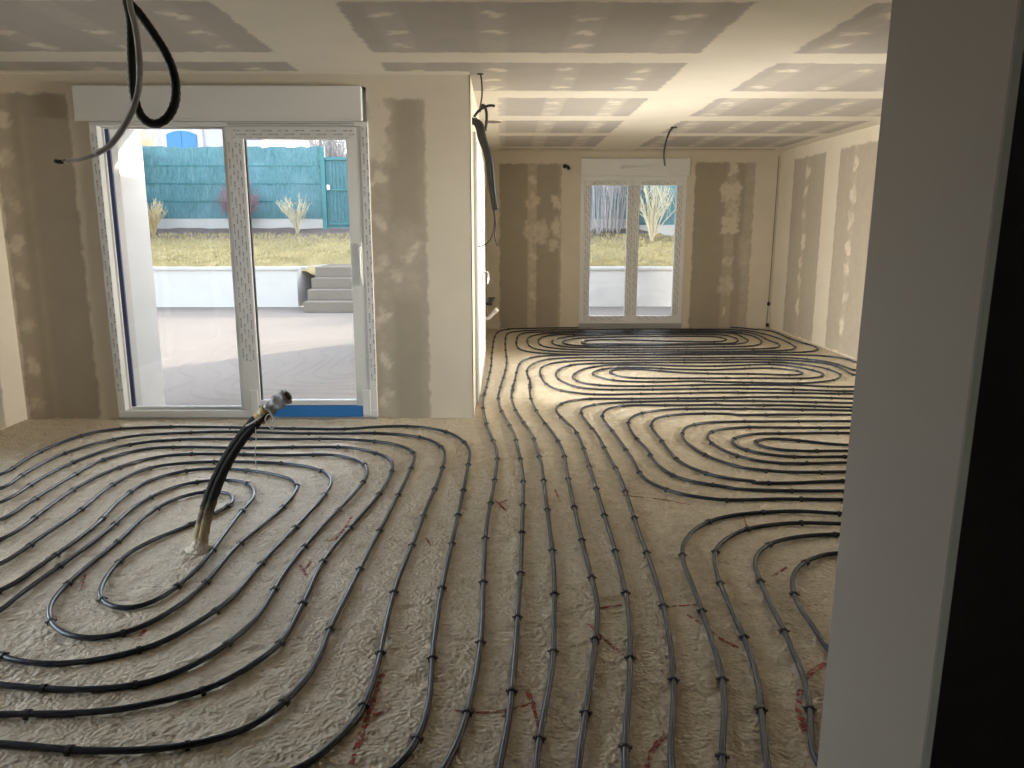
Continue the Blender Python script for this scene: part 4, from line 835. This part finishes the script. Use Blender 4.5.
for i in range(11): bx('gate_bar', M['teal_metal'], g, -4.27 + i * .09, -4.258 + i * .09, 19.462, 19.478, FZ + .1, FZ + 1.64)
bx('gate_screen', M['screen'], g, -4.325, -3.315, 19.492, 19.51, FZ + .0, FZ + 1.70)
bx('gate_latch', M['alu'], g, -4.30, -4.22, 19.41, 19.45, FZ + .92, FZ + 1.04)

# ------------------------------------------------------------------ shrubs
def shrub(base, h, spread, nst, mat, label, name='bare_shrub', rad=.011, sub=3, seed=1, trunk=.25, group=None, fan=.12):
    r = random.Random(seed); b = Vector(base)
    root = empty(name, b); tag(root, label, 'shrub', group)
    st = MB(); tw = MB()
    for i in range(max(3, nst // 8)):
        a = r.uniform(0, 6.28); st.tube([b + Vector((0, 0, -.05)), b + Vector((math.cos(a) * .05, math.sin(a) * .05, trunk * h * .5)), b + Vector((math.cos(a) * .16 * spread, math.sin(a) * .16 * spread, trunk * h))], [rad * 2.6, rad * 2.2, rad * 1.7], 5)
    for i in range(nst):
        a = r.uniform(0, 6.28); q = math.sqrt(r.uniform(0.02, 1)) * spread; hh = h * (1 - .35 * (q / spread) ** 2) * r.uniform(.78, 1.05)
        p0 = b + Vector((math.cos(a) * fan * q, math.sin(a) * fan * q, trunk * h * r.uniform(.3, .9)))
        p3 = b + Vector((math.cos(a) * q, math.sin(a) * q, hh)); p1 = p0.lerp(p3, .35) + Vector((r.uniform(-.05, .05), r.uniform(-.05, .05), .02 * h)); p1 -= Vector((math.cos(a), math.sin(a), 0)) * q * .08
        p2 = p0.lerp(p3, .7) + Vector((r.uniform(-.05, .05), r.uniform(-.05, .05), 0))
        tw.tube([p0, p1, p2, p3], [rad, rad * .8, rad * .6, rad * .3], 4, False)
        for k in range(sub):
            s = p1.lerp(p3, r.uniform(.0, .8)); e = s + Vector((r.uniform(-.22, .22), r.uniform(-.22, .22), r.uniform(.12, .35))) * h * .45
            tw.tube([s, s.lerp(e, .5) + Vector((r.uniform(-.02, .02), r.uniform(-.02, .02), .01)), e], [rad * .6, rad * .45, rad * .25], 3, False)
    st.build('stem', mat, root, True); tw.build('twigs', mat, root)
def lz(y): return .60 + (min(max((y - 15.86) / 3.7, 0), 1) ** .9) * .86
def spot(u, Y): return (ony(u, 228, Y).x, Y, lz(Y))
G_ = 'bare winter shrubs on the lawn'
shrub(spot(153, 18.6), .98, .46, 34, M['twig_tan'], 'tan bare shrub beside the white pier, leftmost on the lawn', rad=.013, seed=3, group=G_)
shrub(spot(240, 18.9), 1.32, .62, 110, M['twig_purple'], 'purplish dense twiggy shrub half hidden by the sliding door stile', rad=.011, sub=5, seed=5, trunk=.12, group=G_)
shrub(spot(297, 18.9), 1.0, .55, 34, M['twig_pale'], 'pale bare shrub with upright branches left of the gate', rad=.012, seed=8, group=G_)
shrub(spot(652, 18.0), 1.75, .65, 40, M['twig_pale'], 'pale bare shrub seen through the right leaf of the french door', rad=.013, seed=11, group=G_)
shrub(spot(598, 18.6), 2.9, .85, 60, M['twig_grey'], 'tall grey twiggy bush seen at the left of the french door', name='twiggy_bush', rad=.009, sub=6, seed=14, trunk=.08, fan=.65, group=G_)
shrub(spot(618, 18.9), 2.8, .70, 50, M['twig_grey'], 'tall grey twiggy bush beside the middle stile of the french door', name='twiggy_bush', rad=.009, sub=6, seed=15, trunk=.08, fan=.65, group=G_)
shrub((ony(333, 190, 26).x, 26, 1.4), 4.3, 1.3, 110, M['twig_grey'], 'bare tree crown showing above the garden gate', name='bare_tree', rad=.02, sub=5, seed=21, trunk=.4)
shrub((ony(147, 190, 25).x, 25, 1.4), 3.5, .55, 50, M['twig_tan'], 'small tree top showing above the fence beside the white pier', name='bare_tree', rad=.02, sub=5, seed=22, trunk=.4)

# ------------------------------------------------------------------ neighbouring houses
h1 = empty('neighbour_house', (-13, 34, 1.4)); tag(h1, 'pale neighbouring house with a blue shuttered window above the fence', 'house')
bx('wall', M['house'], h1, -22, -9.6, 32, 40, 1.4, 8.2)
MB().add([(-22.6,31.5,8.1),(-9.0,31.5,8.1),(-9.0,40.5,8.1),(-22.6,40.5,8.1),(-22.6,36,10.6),(-9.0,36,10.6)], [(0,1,5,4),(2,3,4,5),(0,4,3),(1,2,5),(0,3,2,1)]).build('roof', M['roof_tile'], h1)
a = ony(168.5, 147, 31.95); b_ = ony(197, 131, 31.95)
bx('window_surround', M['coping'], h1, a.x - .22, b_.x + .22, 31.88, 32.02, a.z - .9, b_.z + .28)
sx0, sx1, sz0, sz1 = a.x, b_.x, a.z - .7, b_.z
def shutter(x0, x1):
    xs = np.linspace(x0, x1, 9); c = (sx0 + sx1) / 2; hw = (sx1 - sx0) / 2
    tp = [sz1 - .14 * ((x - c) / hw) ** 2 for x in xs]; V = []; Fc = []
    for x, t in zip(xs, tp): V += [(x, 31.82, sz0), (x, 31.82, t), (x, 31.88, t), (x, 31.88, sz0)]
    for j in range(8): q = j * 4; Fc += [(q, q+4, q+5, q+1), (q+1, q+5, q+6, q+2), (q+3, q+7, q+4, q)]
    Fc += [(0, 1, 2, 3), (32, 35, 34, 33)]
    return MB().add(V, Fc).build('shutter', M['blue_paint'], h1)
shutter(sx0, (sx0 + sx1) / 2 - .008); shutter((sx0 + sx1) / 2 + .008, sx1)
h2 = empty('neighbour_house', (-7, 44, 1.4)); tag(h2, 'lower house with a faded pink tiled roof behind the fence', 'house')
r0 = ony(250, 147, 42); r1 = ony(318, 150, 42); rt = ony(290, 136, 44)
bx('wall', M['house'], h2, r0.x - 2.0, r1.x - .5, 42.3, 50, 1.4, r0.z)
MB().add([(r0.x - 2.4, 42, r0.z - .1), (r1.x, 42, r0.z - .1), (r1.x, 50, r0.z - .1), (r0.x - 2.4, 50, r0.z - .1), (r0.x - 2.4, 46, rt.z + .5), (r1.x - 1.8, 46, rt.z + .5)], [(0,1,5,4),(2,3,4,5),(0,4,3),(1,2,5),(0,3,2,1)]).build('roof', M['roof_tile'], h2)
h3_ = empty('neighbour_house', (6, 30, 1.4)); tag(h3_, 'white house wall glimpsed behind the twiggy bushes in the french door', 'house')
bx('wall', M['house'], h3_, 2.6, 9.0, 27, 33, 1.4, 7.0)
MB().add([(2.2,26.6,6.9),(9.4,26.6,6.9),(9.4,33.4,6.9),(2.2,33.4,6.9),(2.2,30,9.0),(9.4,30,9.0)], [(0,1,5,4),(2,3,4,5),(0,4,3),(1,2,5),(0,3,2,1)]).build('roof', M['roof_tile'], h3_)

ga = empty('sun_blocker', (7.9, 8.2, GZ)); tag(ga, 'added unseen white block right of the house, keeping sun off its window', 'light blocker')  # unseen block added to stop sun entering the right window
bx('wall', M['render_white'], ga, 6.3, 9.5, 3.0, 13.4, GZ, 4.2); bx('roof_edge', M['coping'], ga, 6.2, 9.6, 2.9, 13.5, 4.2, 4.35)
